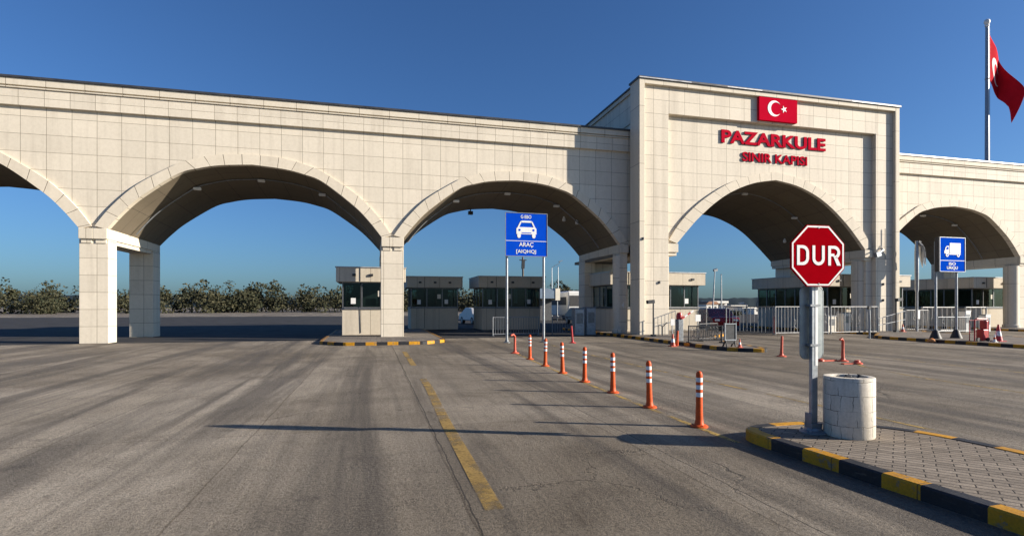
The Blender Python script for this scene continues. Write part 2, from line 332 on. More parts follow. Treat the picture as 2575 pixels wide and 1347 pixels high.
# ------------------------------------------------------------------ mesh helper
class MB:
    def __init__(s): s.v = []; s.f = []; s.uv = {}; s.mi = {}
    def vert(s, p): s.v.append(tuple(p)); return len(s.v) - 1
    def face(s, idx, uv=None, mi=0):
        s.f.append(tuple(idx)); k = len(s.f) - 1
        if uv: s.uv[k] = uv
        if mi: s.mi[k] = mi
    def quad(s, a, b, c, d, uv=None, mi=0): s.face([s.vert(p) for p in (a, b, c, d)], uv, mi)
    def box(s, x0, x1, y0, y1, z0, z1, mi=0):
        i = [s.vert(p) for p in ((x0,y0,z0),(x1,y0,z0),(x1,y1,z0),(x0,y1,z0),(x0,y0,z1),(x1,y0,z1),(x1,y1,z1),(x0,y1,z1))]
        for q in ((3,2,1,0),(4,5,6,7),(0,1,5,4),(1,2,6,5),(2,3,7,6),(3,0,4,7)): s.face([i[k] for k in q], None, mi)
    def obox(s, c, ax, ay, az, mi=0):
        c = Vector(c); ax, ay, az = Vector(ax), Vector(ay), Vector(az)
        i = [s.vert(c + a*ax + b*ay + d*az) for d in (-1, 1) for a, b in ((-1,-1),(1,-1),(1,1),(-1,1))]
        for q in ((3,2,1,0),(4,5,6,7),(0,1,5,4),(1,2,6,5),(2,3,7,6),(3,0,4,7)): s.face([i[k] for k in q], None, mi)
    def lathe(s, c, prof, n=24, mi=0, cap0=True, cap1=True):
        rings = []
        for r, z in prof:
            rings.append([s.vert((c[0] + r*math.cos(2*math.pi*k/n), c[1] + r*math.sin(2*math.pi*k/n), c[2] + z)) for k in range(n)])
        al = 0
        for j in range(len(prof) - 1):
            r0, z0 = prof[j]; r1, z1 = prof[j+1]; rm = max(r0, r1)
            dl = math.hypot(r1 - r0, z1 - z0)
            for k in range(n):
                k2 = (k + 1) % n; a0 = 2*math.pi*k/n*rm; a1 = 2*math.pi*(k+1)/n*rm
                s.face((rings[j][k], rings[j][k2], rings[j+1][k2], rings[j+1][k]), [(a0, al), (a1, al), (a1, al+dl), (a0, al+dl)], mi)
            al += dl
        if cap0 and prof[0][0] > 1e-4: s.face(rings[0][::-1], None, mi)
        if cap1 and prof[-1][0] > 1e-4: s.face(rings[-1], None, mi)
    def tube(s, pts, r, n=8, mi=0):
        pts = [Vector(p) for p in pts]; rings = []
        for i, p in enumerate(pts):
            d = (pts[min(i+1, len(pts)-1)] - pts[max(i-1, 0)]).normalized()
            up = Vector((0, 0, 1)) if abs(d.z) < .9 else Vector((0, 1, 0))
            a = d.cross(up).normalized(); b = d.cross(a).normalized()
            rr = r[i] if isinstance(r, (list, tuple)) else r
            rings.append([s.vert(p + rr*(math.cos(2*math.pi*k/n)*a + math.sin(2*math.pi*k/n)*b)) for k in range(n)])
        for j in range(len(rings) - 1):
            for k in range(n): s.face((rings[j][k], rings[j+1][k], rings[j+1][(k+1)%n], rings[j][(k+1)%n]), None, mi)
        s.face(rings[0], None, mi); s.face(rings[-1][::-1], None, mi)
    def prism(s, poly, fn, d0, d1, mi=0):   # poly: 2-D outline; fn(x, y, d) -> 3-D point
        a = [s.vert(fn(x, y, d0)) for x, y in poly]; b = [s.vert(fn(x, y, d1)) for x, y in poly]
        s.face(a, None, mi); s.face(b[::-1], None, mi); n = len(poly)
        for k in range(n): s.face((a[k], b[k], b[(k+1)%n], a[(k+1)%n]), None, mi)
    def build(s, name, mat, parent=None, smooth=None, bevel=0, org=None):
        o3 = Vector((0, 0, 0))
        if parent is not None:
            p = parent
            while p is not None: o3 += p.location; p = p.parent
        if org is not None: o3 = Vector(org)
        me = bpy.data.meshes.new(name)
        me.from_pydata([tuple(Vector(v) - o3) for v in s.v], [], s.f)
        mats = mat if isinstance(mat, (list, tuple)) else [mat]
        for m in mats: me.materials.append(m)
        uvl = me.uv_layers.new(name='UVMap')
        for k, pl in enumerate(me.polygons):
            if k in s.mi: pl.material_index = s.mi[k]
            if k in s.uv:
                for li, t in zip(pl.loop_indices, s.uv[k]): uvl.data[li].uv = t
            else:
                n = pl.normal
                for li in pl.loop_indices:
                    x, y, z = s.v[me.loops[li].vertex_index]
                    if abs(n.z) > .7: t = (x, y)
                    elif abs(n.x) > abs(n.y): t = (y, z)
                    else: t = (x, z)
                    uvl.data[li].uv = t
        bm = bmesh.new(); bm.from_mesh(me)
        bmesh.ops.recalc_face_normals(bm, faces=bm.faces[:]); bm.to_mesh(me); bm.free()
        if smooth is not None:
            for pl in me.polygons: pl.use_smooth = True
            me.set_sharp_from_angle(angle=R(smooth))
        o = bpy.data.objects.new(name, me); COL.objects.link(o)
        if parent is not None: o.parent = parent
        if org is not None: o.location = org
        if bevel:
            b = o.modifiers.new('bevel', 'BEVEL'); b.width = bevel; b.segments = 2; b.limit_method = 'ANGLE'; b.harden_normals = False
        return o

def tag(o, label=None, cat=None, group=None, kind=None):
    if label: o['label'] = label
    if cat: o['category'] = cat
    if group: o['group'] = group
    if kind: o['kind'] = kind
    return o
def thing(name, loc, label, cat, group=None):
    o = bpy.data.objects.new(name, None); COL.objects.link(o); o.location = loc
    o.empty_display_size = .2
    return tag(o, label, cat, group)
def dup(root, loc, label=None, rotz=None):
    r = root.copy(); COL.objects.link(r); r.location = loc
    if rotz is not None: r.rotation_euler = (0, 0, rotz)
    if label: r['label'] = label
    for ch in list(root.children):
        c = ch.copy(); COL.objects.link(c); c.parent = r
        for g in list(ch.children):
            d = g.copy(); COL.objects.link(d); d.parent = c
    return r

def text_obj(name, s, mat, parent, x0, x1, z0, z1, y, depth, bold=.02, side=None):
    """raised lettering standing on a wall that faces -Y, filling x0..x1, z0..z1, back at y"""
    cu = bpy.data.curves.new(name, 'FONT'); cu.body = s; cu.size = 1; cu.extrude = .5; cu.offset = bold; cu.resolution_u = 6
    t = bpy.data.objects.new(name, cu); COL.objects.link(t)
    dg = bpy.context.evaluated_depsgraph_get(); dg.update()
    me = bpy.data.meshes.new_from_object(t.evaluated_get(dg)); bpy.data.objects.remove(t); bpy.data.curves.remove(cu)
    xs = [v.co.x for v in me.vertices]; ys = [v.co.y for v in me.vertices]
    ax, bx, ay, by = min(xs), max(xs), min(ys), max(ys)
    o3 = Vector((0, 0, 0)); p = parent
    while p is not None: o3 += p.location; p = p.parent
    for v in me.vertices:
        x = x0 + (v.co.x - ax)/(bx - ax)*(x1 - x0); z = z0 + (v.co.y - ay)/(by - ay)*(z1 - z0)
        yy = y - depth*(v.co.z + .5)
        v.co = Vector((x, yy, z)) - o3
    me.materials.clear(); me.materials.append(mat)
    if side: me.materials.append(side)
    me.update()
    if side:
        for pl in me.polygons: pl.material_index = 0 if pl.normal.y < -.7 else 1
    me.name = name
    o = bpy.data.objects.new(name, me); COL.objects.link(o); o.parent = parent
    return o

def star_poly(cx, cy, r, rot):
    return [(cx + (r if k % 2 == 0 else r*.382)*math.cos(rot + k*math.pi/5), cy + (r if k % 2 == 0 else r*.382)*math.sin(rot + k*math.pi/5)) for k in range(10)]
def crescent_strip(mb, cx, cy, ro, ri, dx, fn, d0, d1, n=40):
    # crescent between the outer circle and an inner circle shifted by dx, open to +x
    xi = (ro*ro - ri*ri + dx*dx)/(2*dx); yi = math.sqrt(max(0, ro*ro - xi*xi))
    ao = math.atan2(yi, xi); ai = math.atan2(yi, xi - dx)
    out = [(cx + ro*math.cos(ao + (2*math.pi - 2*ao)*k/n), cy + ro*math.sin(ao + (2*math.pi - 2*ao)*k/n)) for k in range(n+1)]
    inn = [(cx + dx + ri*math.cos(ai + (2*math.pi - 2*ai)*k/n), cy + ri*math.sin(ai + (2*math.pi - 2*ai)*k/n)) for k in range(n+1)]
    for k in range(n):
        q = [out[k], out[k+1], inn[k+1], inn[k]]
        mb.quad(*[fn(x, y, d0) for x, y in q])
        mb.quad(fn(*out[k], d0), fn(*out[k], d1), fn(*out[k+1], d1), fn(*out[k+1], d0))
        mb.quad(fn(*inn[k+1], d0), fn(*inn[k+1], d1), fn(*inn[k], d1), fn(*inn[k], d0))

# ------------------------------------------------------------------ ground, islands, lines
g = MB(); g.quad((-1500,-400,0),(1500,-400,0),(1500,2600,0),(-1500,2600,0))
tag(g.build('ground', M['ground']), kind='structure')

M['asphalt'] = plain('painted_shade_ground', (.040, .038, .036), .85, 0, .35, .8, .4, 50, spec=.2)  # near-black: the gate's shade put into the ground colour
shade_sheet = MB(); shade_sheet.quad((-90,1.3,.005),(90,1.3,.005),(90,62,.005),(-90,62,.005))  # added sheet from where the gate's shade begins, cuts bounce under the arches
tag(shade_sheet.build('added_shade_sheet', M['asphalt']), kind='structure')  # the material under this key is the near-black painted shade
def resample(poly, step, closed=True):
    out = []; n = len(poly)
    for i in range(n if closed else n-1):
        a, b = Vector(poly[i]), Vector(poly[(i+1) % n]); d = (b-a).length; k = max(1, int(round(d/step)))
        for j in range(k): out.append(a + (b-a)*j/k)
    if not closed: out.append(Vector(poly[-1]))
    return out
def smooth_poly(pts, it=2):
    for _ in range(it):
        q = []; n = len(pts)
        for i in range(n):
            a, b = Vector(pts[i]), Vector(pts[(i+1) % n])
            if (b-a).length < 1.3: q += [a*.75+b*.25, a*.25+b*.75]
            else: q += [a + (b-a).normalized()*.25, b - (b-a).normalized()*.25]
        pts = q
    return pts
def island(poly, pave_mat, seg=.43, hgt=.13, wid=.14, phase=0.0):
    """outline clockwise seen from above or not, kerb stones painted alternately; two structures"""
    pts = smooth_poly([Vector((x, y)) for x, y in poly], 2)
    area = sum(pts[i].x*pts[(i+1)%len(pts)].y - pts[(i+1)%len(pts)].x*pts[i].y for i in range(len(pts)))
    if area < 0: pts = pts[::-1]
    ring = resample(pts, .108)
    n = len(ring); inn = []; mid = []
    for i in range(n):
        t = (ring[(i+1) % n] - ring[i-1]).normalized(); nn = Vector((-t.y, t.x))
        inn.append(ring[i] + nn*wid); mid.append(ring[i] + nn*.016)
    k = MB(); al = phase
    for i in range(n):
        j = (i+1) % n
        mi = int(al/seg) % 2
        u0, u1 = al/seg, (al+(ring[j]-ring[i]).length)/seg
        al += (ring[j]-ring[i]).length
        a, b, c, d, e, f = ring[i], ring[j], mid[i], mid[j], inn[i], inn[j]
        k.quad((a.x,a.y,0),(b.x,b.y,0),(b.x,b.y,hgt-.016),(a.x,a.y,hgt-.016), [(u0,0),(u1,0),(u1,.1),(u0,.1)], mi)
        k.quad((a.x,a.y,hgt-.016),(b.x,b.y,hgt-.016),(d.x,d.y,hgt),(c.x,c.y,hgt), [(u0,.1),(u1,.1),(u1,.12),(u0,.12)], mi)
        k.quad((c.x,c.y,hgt),(d.x,d.y,hgt),(f.x,f.y,hgt),(e.x,e.y,hgt), [(u0,.12),(u1,.12),(u1,.25),(u0,.25)], mi)
        k.quad((e.x,e.y,hgt),(f.x,f.y,hgt),(f.x,f.y,hgt-.04),(e.x,e.y,hgt-.04), [(u0,.25),(u1,.25),(u1,.3),(u0,.3)], mi)
    tag(k.build('kerb', [M['kerb_yellow'], M['kerb_black']]), kind='structure')
    pv = MB(); pv.face([pv.vert((p.x, p.y, hgt-.008)) for p in inn])
    o = pv.build('pavement', pave_mat)
    bm = bmesh.new(); bm.from_mesh(o.data); bmesh.ops.triangulate(bm, faces=bm.faces[:]); bm.to_mesh(o.data); bm.free()
    tag(o, kind='structure'); return o
island([(-9.05,-19.98),(-8.86,-19.72),(-8.45,-19.66),(-7.95,-19.68),(-7.4,-19.92),(-7.02,-20.35),(-6.86,-21.0),(-6.7,-33),(-8.7,-33),(-8.92,-22.4)], M['pavers'], .42, phase=.93)
island([(-.95,9.6),(-.95,.2),(-1.0,-2.5),(-1.16,-7.7),(-1.0,-8.7),(-.55,-9.3),(-.08,-9.5),(.12,-9.25),(.9,-6.2),(2.0,-3),(6.4,1.2),(6.4,9.6)], M['pavers2'], .44)
island([(20.9,10),(20.9,1.4),(17.4,-1.2),(17.0,-6),(16.8,-16),(13.5,-17.5),(11.0,-16.4),(10.72,-10.5),(10.74,-4.4),(11.3,-3.4),(13.6,-1.6),(13.7,10)], M['pavers2'], .44)
island([(26.2,10),(26.2,-1),(27.0,-3.2),(30,-3.4),(33,-2.5),(33,10)], M['pavers2'], .44)
island([(-15.6,10),(-15.6,-1.4),(-14.6,-2.6),(-11.2,-2.6),(-10.2,-1.4),(-10.2,10)], M['pavers2'], .44)

def line(pts, wid, mat, name='lane_marking'):
    mb = MB(); pts = [Vector(p) for p in pts]; pts = resample(pts, .5, False)
    for i in range(len(pts)-1):
        t = (pts[i+1]-pts[i]).normalized(); nn = Vector((-t.y, t.x))*wid/2
        a, b = pts[i], pts[i+1]
        mb.quad((a.x-nn.x,a.y-nn.y,.004),(b.x-nn.x,b.y-nn.y,.004),(b.x+nn.x,b.y+nn.y,.004),(a.x+nn.x,a.y+nn.y,.004))
    tag(mb.build(name, mat), kind='structure')
line([(-12.44,-21.34),(-12.40,-18.2),(-12.30,-14.7),(-12.3,-13.4)], .155, M['line_wide'])
line([(-12.3,-10.6),(-12.3,-6.0)], .155, M['line_wide'])
line([(-9.18,-20.0),(-9.14,-18),(-9.05,-15),(-8.85,-11),(-8.6,-7)], .085, M['line_thin'])
line([(-6.27,-20.2),(-6.33,-17.5),(-6.45,-13),(-6.40,-8.5),(-6.2,-3)], .075, M['line_thin'])
line([(-1.75,-24),(-1.62,-18.2),(-1.38,-16.0),(-.75,-14.0),(-.3,-13.3)], .075, M['line_thin'])
line([(1.6,-24),(1.9,-16),(2.1,-10)], .07, M['line_thin'])

# ------------------------------------------------------------------ the gate building
gate = thing('border_gate', (0, 0, 0), 'long pale stone gate building with wide arches and red lettering on its tall middle', 'gate building')

def catmull(pts, n=14):
    out = []
    P = [pts[0]] + list(pts) + [pts[-1]]
    for i in range(1, len(P)-2):
        p0, p1, p2, p3 = P[i-1], P[i], P[i+1], P[i+2]
        for k in range(n):
            t = k/n
            out.append(tuple(.5*((2*p1[j]) + (-p0[j]+p2[j])*t + (2*p0[j]-5*p1[j]+4*p2[j]-p3[j])*t*t + (-p0[j]+3*p1[j]-3*p2[j]+p3[j])*t**3) for j in (0, 1)))
    out.append(tuple(pts[-1])); return out
def prof(half, cx, n=8):     # half: apex -> right spring; returns left -> right
    h = catmull(half, n)
    return [(cx - x, z) for x, z in h[::-1]] + [(cx + x, z) for x, z in h[1:]]
T_IN  = [(0,8.70),(1.4,8.46),(2.75,7.95),(3.85,7.28),(4.9,6.40),(5.6,5.68),(6.25,4.95)]
T_OUT = [(0,9.15),(1.5,8.90),(3.06,8.34),(4.43,7.53),(5.43,6.73),(6.18,5.92),(6.72,5.12)]
T_BK  = [(0,8.10),(1.4,7.92),(2.75,7.45),(3.85,6.85),(4.9,6.02),(5.6,5.40),(6.25,4.80)]
W_IN  = [(0,8.04),(1.3,7.93),(2.2,7.74),(3.06,7.42),(4.44,6.38),(5.15,5.66),(5.75,4.90)]
W_OUT = [(0,8.50),(1.4,8.40),(2.6,8.08),(3.2,7.80),(4.6,6.88),(5.55,5.92),(6.2,5.02)]
W_BK  = [(0,7.62),(1.3,7.52),(2.2,7.34),(3.06,7.04),(4.44,6.10),(5.15,5.46),(5.75,4.80)]

def wall_over(mb, pr, y, x0, x1, ztop, zspring_l=None):
    """front wall face at y from x0..x1 above the arch profile pr, up to ztop"""
    xs = [p[0] for p in pr]
    if x0 < xs[0]: mb.quad((x0,y,pr[0][1]),(xs[0],y,pr[0][1]),(xs[0],y,ztop),(x0,y,ztop))
    for a, b in zip(pr[:-1], pr[1:]): mb.quad((a[0],y,a[1]),(b[0],y,b[1]),(b[0],y,ztop),(a[0],y,ztop))
    if x1 > xs[-1]: mb.quad((xs[-1],y,pr[-1][1]),(x1,y,pr[-1][1]),(x1,y,ztop),(xs[-1],y,ztop))
def arch_band(pi, po, yf, yb):
    mb = MB(); al = 0; n = len(pi)
    for k in range(n-1):
        dl = math.hypot(po[k+1][0]-po[k][0], po[k+1][1]-po[k][1])
        w0, w1 = .1, .55
        mb.quad((pi[k][0],yf,pi[k][1]),(pi[k+1][0],yf,pi[k+1][1]),(po[k+1][0],yf,po[k+1][1]),(po[k][0],yf,po[k][1]), [(al,w0),(al+dl,w0),(al+dl,w1),(al,w1)])
        mb.quad((po[k][0],yf,po[k][1]),(po[k+1][0],yf,po[k+1][1]),(po[k+1][0],yb,po[k+1][1]),(po[k][0],yb,po[k][1]), [(al,w0),(al+dl,w0),(al+dl,w1),(al,w1)])
        mb.quad((pi[k+1][0],yf,pi[k+1][1]),(pi[k][0],yf,pi[k][1]),(pi[k][0],yb,pi[k][1]),(pi[k+1][0],yb,pi[k+1][1]), [(al,w0),(al+dl,w0),(al+dl,w1),(al,w1)])
        al += dl
    for k in (0, n-1):
        mb.quad((pi[k][0],yf,pi[k][1]),(po[k][0],yf,po[k][1]),(po[k][0],yb,po[k][1]),(pi[k][0],yb,pi[k][1]))
    return mb
def vault(pf, pb, y0, y1, ny=6):
    mb = MB(); al = 0
    for k in range(len(pf)-1):
        dl = math.hypot(pf[k+1][0]-pf[k][0], pf[k+1][1]-pf[k][1])
        for j in range(ny):
            t0, t1 = j/ny, (j+1)/ny
            def P(i, t): return (pf[i][0]*(1-t)+pb[i][0]*t, y0+(y1-y0)*t, pf[i][1]*(1-t)+pb[i][1]*t)
            mb.quad(P(k,t0),P(k,t1),P(k+1,t1),P(k+1,t0), [(y0+(y1-y0)*t0,al),(y0+(y1-y0)*t1,al),(y0+(y1-y0)*t1,al+dl),(y0+(y1-y0)*t0,al+dl)])
        al += dl
    return mb

TW, TH, TD, AC = 17.04, 13.42, 8.2, 8.65
# -- tower: outer frame lip
fr = MB()
fr.box(0, .30, 0, 1.05, 0, TH); fr.box(16.74, TW, 0, 1.05, 0, TH); fr.box(.30, 16.74, .003, 1.0, 13.18, TH-.002)
fr.build('front_frame', M['stone_plain'], gate, bevel=.012)
# -- tower: second layer
ly = MB()
ly.box(.30, 1.80, .20, 1.02, 0, 13.18); ly.box(15.50, 16.74, .20, 1.02, 0, 13.18); ly.box(1.80, 15.50, .202, 1.02, 11.79, 13.178)
ly.build('front_wall', M['stone'], gate, bevel=.01)
# -- tower: recessed panel with the arch cut into it
pi, po, pb = prof(T_IN, AC), prof(T_OUT, AC), prof(T_BK, AC)
rp = MB(); wall_over(rp, pi, .47, 1.80, 15.50, 11.79)
rp.box(1.80, 1.98, .472, 1.25, 0, 4.95); rp.box(15.06, 15.50, .472, 1.25, 0, 4.95)
rp.build('arch_panel', M['stone'], gate)
arch_band(pi, po, .36, .60).build('arch_band', M['vouss'], gate, smooth=25)
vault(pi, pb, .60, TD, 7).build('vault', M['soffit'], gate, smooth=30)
# corbels under the band ends, running back as beams
def beam(x0, x1, y0, y1, name='beam'):
    b = MB(); b.box(x0, x1, y0, y1, 4.48, 4.93); b.box(x0+.06, x1-.06, y0+.08, y1-.05, 4.30, 4.478); return b.build(name, M['stone_plain'], gate, bevel=.012)
beam(1.83, 2.46, .33, TD-.02); beam(14.84, 15.46, .33, TD-.02)
# tower body, side walls, back and roof
bd = MB()
bd.box(.22, .60, 1.05, TD, 4.94, 13.1); bd.box(16.44, 16.82, 1.05, TD, 4.94, 13.1)
wall_over(bd, pb, TD, .22, 16.82, 13.1)
bd.quad((.22,1.05,13.1),(16.82,1.05,13.1),(16.82,TD,13.1),(.22,TD,13.1))
bd.build('side_wall', M['stone'], gate)
bc = MB(); bc.box(.12, 16.92, 1.05, TD+.1, 13.102, 13.32); bc.box(.16,.22,1.05,TD,11.5,11.7); bc.build('side_cornice', M['stone_plain'], gate)
cp = MB(); cp.box(-.06, TW+.06, -.07, 1.1, TH, TH+.10); cp.box(.05, 16.99, 1.1, TD+.15, 13.322, 13.40)
cp.build('coping', M['coping'], gate)
for a_, b_ in ((-.02, 3.0), (5.2, 7.4), (13.5, TW)):
    cz = MB(); cz.box(a_, b_, -.075, -.071, TH+.012, TH+.06); cz.build('coping_flashing', M['coping_light'], gate)
# piers of the tower (front and rear), ceilings between the vaults
def pier(x0, x1, y0, y1, h, half_round=None, name='pier'):
    p = MB(); p.box(x0, x1, y0, y1, 0, h)
    o = p.build(name, M['stone'], gate, bevel=.012); return o
def round_col(x, y, r, h):
    c = MB(); c.lathe((x, y, 0), [(r*1.12, .13), (r*1.12, .32), (r, .36), (r, h)], 28); return c.build('column', M['stone_plain'], gate, smooth=40)
pier(.24, 1.795, 6.7, TD-.01, 4.30); pier(15.25, 16.8, 6.7, TD-.01, 4.30)
round_col(15.02, .98, .36, 4.31)
for a_, b_ in ((-.45, 1.9), (15.4, 17.6)):
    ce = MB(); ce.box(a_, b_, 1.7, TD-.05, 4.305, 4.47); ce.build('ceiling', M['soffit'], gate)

# -- wings
WD, WB, WH = 1.25, 7.3, 11.02
def wing(x0, x1, centers, left_end, right_end):
    w = MB(); edge = x0
    for c in centers:
        p = prof(W_IN, c)
        nxt = min([d for d in centers if d > c], default=None)
        xe = x1 if nxt is None else (c + nxt)/2
        wall_over(w, p, WD+.15, edge, xe, 9.93)
        wall_over(w, prof(W_BK, c), WB, edge, xe, 9.93)
        edge = xe
    w.quad((x0,WD+.15,4.9),(x0,WB,4.9),(x0,WB,9.93),(x0,WD+.15,9.93)); w.quad((x1,WD+.15,4.9),(x1,WB,4.9),(x1,WB,9.93),(x1,WD+.15,9.93))
    w.build('wing_wall', M['stone'], gate)
    pa = MB(); pa.box(x0, x1, WD, WB+.12, 9.93, 10.62); pa.build('parapet', M['stone'], gate, bevel=.012)
    pc = MB(); pc.box(x0, x1, WD-.06, WB+.18, 10.622, 10.675); pc.box(x0, x1, WD+.03, WB+.10, 10.675, 10.735); pc.box(x0, x1, WD-.06, WB+.18, 10.735, WH); pc.build('cornice', M['stone_plain'], gate, bevel=.01)
    cc = MB(); cc.box(x0, x1, WD-.12, WB+.24, WH+.002, WH+.09); cc.build('coping', M['coping'] if x1 < 1 else M['coping_light'], gate)
    for c in centers:
        a, b, k = prof(W_IN, c), prof(W_OUT, c), prof(W_BK, c)
        arch_band(a, b, WD+.04, WD+.35).build('arch_band', M['vouss'], gate, smooth=25)
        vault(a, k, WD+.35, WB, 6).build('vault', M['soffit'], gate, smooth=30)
        beam(c-6.245, c-5.72, WD+.02, WB-.02); beam(c+5.72, c+6.245, WD+.02, WB-.02)
CL, CR = -6.2, 23.1
wing(-37.8, .20, [-31.2, -18.7, CL], True, False)
wing(16.84, 48.4, [CR, 35.6], False, True)
# piers between wing arches
def wing_pier(x0, x1):
    pier(x0, x1, WD+.14, WD+.95, 4.47); pier(x0, x1, 6.3, WB-.02, 4.47)
wing_pier(-13.0, -11.92); wing_pier(-25.5, -24.42); wing_pier(-37.75, -36.92)
wing_pier(28.82, 29.88); wing_pier(41.4, 42.4)
pier(-.48, -.002, WD+.12, WD+.95, 4.47); pier(-.48, .235, 6.32, WB+.02, 4.47)
pier(17.042, 17.38, WD+.12, WD+.6, 4.47); pier(16.81, 17.38, 6.32, WB+.02, 4.47)
round_col(-.40, WD+.42, .30, 4.31)
round_col(28.72, WD+.5, .42, 4.31)
for a_, b_ in ((-12.6, -12.3), (29.2, 29.5)):
    cw = MB(); cw.box(a_, b_, 2.2, 7.2, 4.30, 4.46); cw.build('ceiling', M['soffit'], gate)
text_obj('painted_number', '4', M['white_paint'], gate, -.34, -.20, 1.50, 1.82, WD+.118, .004, .01)

# -- flag panel and raised lettering on the tower
fp = MB(); fp.box(7.28, 9.79, .03, .199, 11.88, 13.29)
flp = fp.build('flag_panel', M['panel_red'], gate, bevel=.01)
em = MB(); fn = lambda x, y, d: (x, d, y)
crescent_strip(em, 8.27, 12.58, .44, .35, .115, fn, .018, .032)
em.prism(star_poly(8.90, 12.58, .215, R(180)), fn, .018, .032)
em.build('crescent_star', M['white_paint'], flp)
text_obj('lettering', 'PAZARKULE', M['red_letter'], gate, 5.16, 12.10, 10.57, 11.30, .45, .05, .032, M['red_letter_side'])
text_obj('lettering', 'SINIR KAPISI', M['red_letter'], gate, 6.50, 10.81, 9.65, 10.17, .45, .05, .022, M['red_letter_side'])
# -- small fittings
def fitting(name, c, s, mat):
    f = MB(); f.box(c[0]-s[0], c[0]+s[0], c[1]-s[1], c[1]+s[1], c[2]-s[2], c[2]+s[2]); return f.build(name, mat, gate, bevel=min(s)*.3)
for x, y, z in ((-2.55,4.4,6.52),(-2.05,3.6,6.25),(13.45,5.2,5.82),(19.2,4.0,6.05)):
    d = MB(); d.lathe((x,y,z+.02), [(.04,0),(.10,.03),(.10,.12),(.04,.30)], 14); d.build('downlight', M['white_paint'], gate, smooth=40)
for x, y, z in ((-7.6,WB-.15,7.28),(4.35,TD-.15,6.35)):
    d = MB(); d.box(x-.14,x+.14,y-.12,y+.1,z-.1,z+.1); d.tube([(x,y,z),(x,y,z+.5)], .035, 8); d.tube([(x-.06,y-.05,z-.02),(x-.06,y-.28,z-.10)], .06, 10); d.build('camera_fitting', M['dark_metal'], gate)
fl = MB(); fl.tube([(15.9,.2,5.05),(15.7,-.12,4.92),(15.35,-.22,4.72)], .035, 8); fl.obox((15.15,-.22,4.62),(.16,0,.05),(0,.11,0),(-.04,0,.13)); fl.tube([(15.9,.16,5.2),(15.75,.12,4.9),(15.9,.14,4.6)], .018, 6); fl.build('floodlight', M['galv'], gate)
for x, z in ((16.02,2.9),(16.02,1.95),(.2,5.1),(1.25,2.85)):
    fitting('wall_fitting', (x,.17 if x > .3 else -.02,z), (.04,.04,.07), M['dark_metal'])
for cx_, pf_, y_ in ((CL, W_IN, 3.4), (AC, T_IN, 3.0), (CR, W_IN, 3.4), (-18.7, W_IN, 3.4)):
    pts_ = [(x_, y_, z_-.12) for x_, z_ in prof(pf_, cx_)]
    pts_ = [(p_[0] + (cx_-p_[0])*.03, p_[1], p_[2]-.16*(y_/8)) for p_ in pts_][3:-3]
    cd_ = MB(); cd_.tube(pts_, .03, 6); cd_.build('conduit', M['galv_dark'], gate, smooth=40)
    for q_ in (len(pts_)//4, len(pts_)//2, 3*len(pts_)//4):
        a_ = pts_[q_]; lt = MB(); lt.box(a_[0]-.16, a_[0]+.16, y_-.10, y_+.10, a_[2]-.14, a_[2]-.02); lt.build('vault_lamp', M['white_paint'], gate, bevel=.02)
rl = MB(); rl.tube([(16.1,.12,6.2),(16.1,.12,4.4)], .018, 6); rl.build('cable', M['dark_metal'], gate)

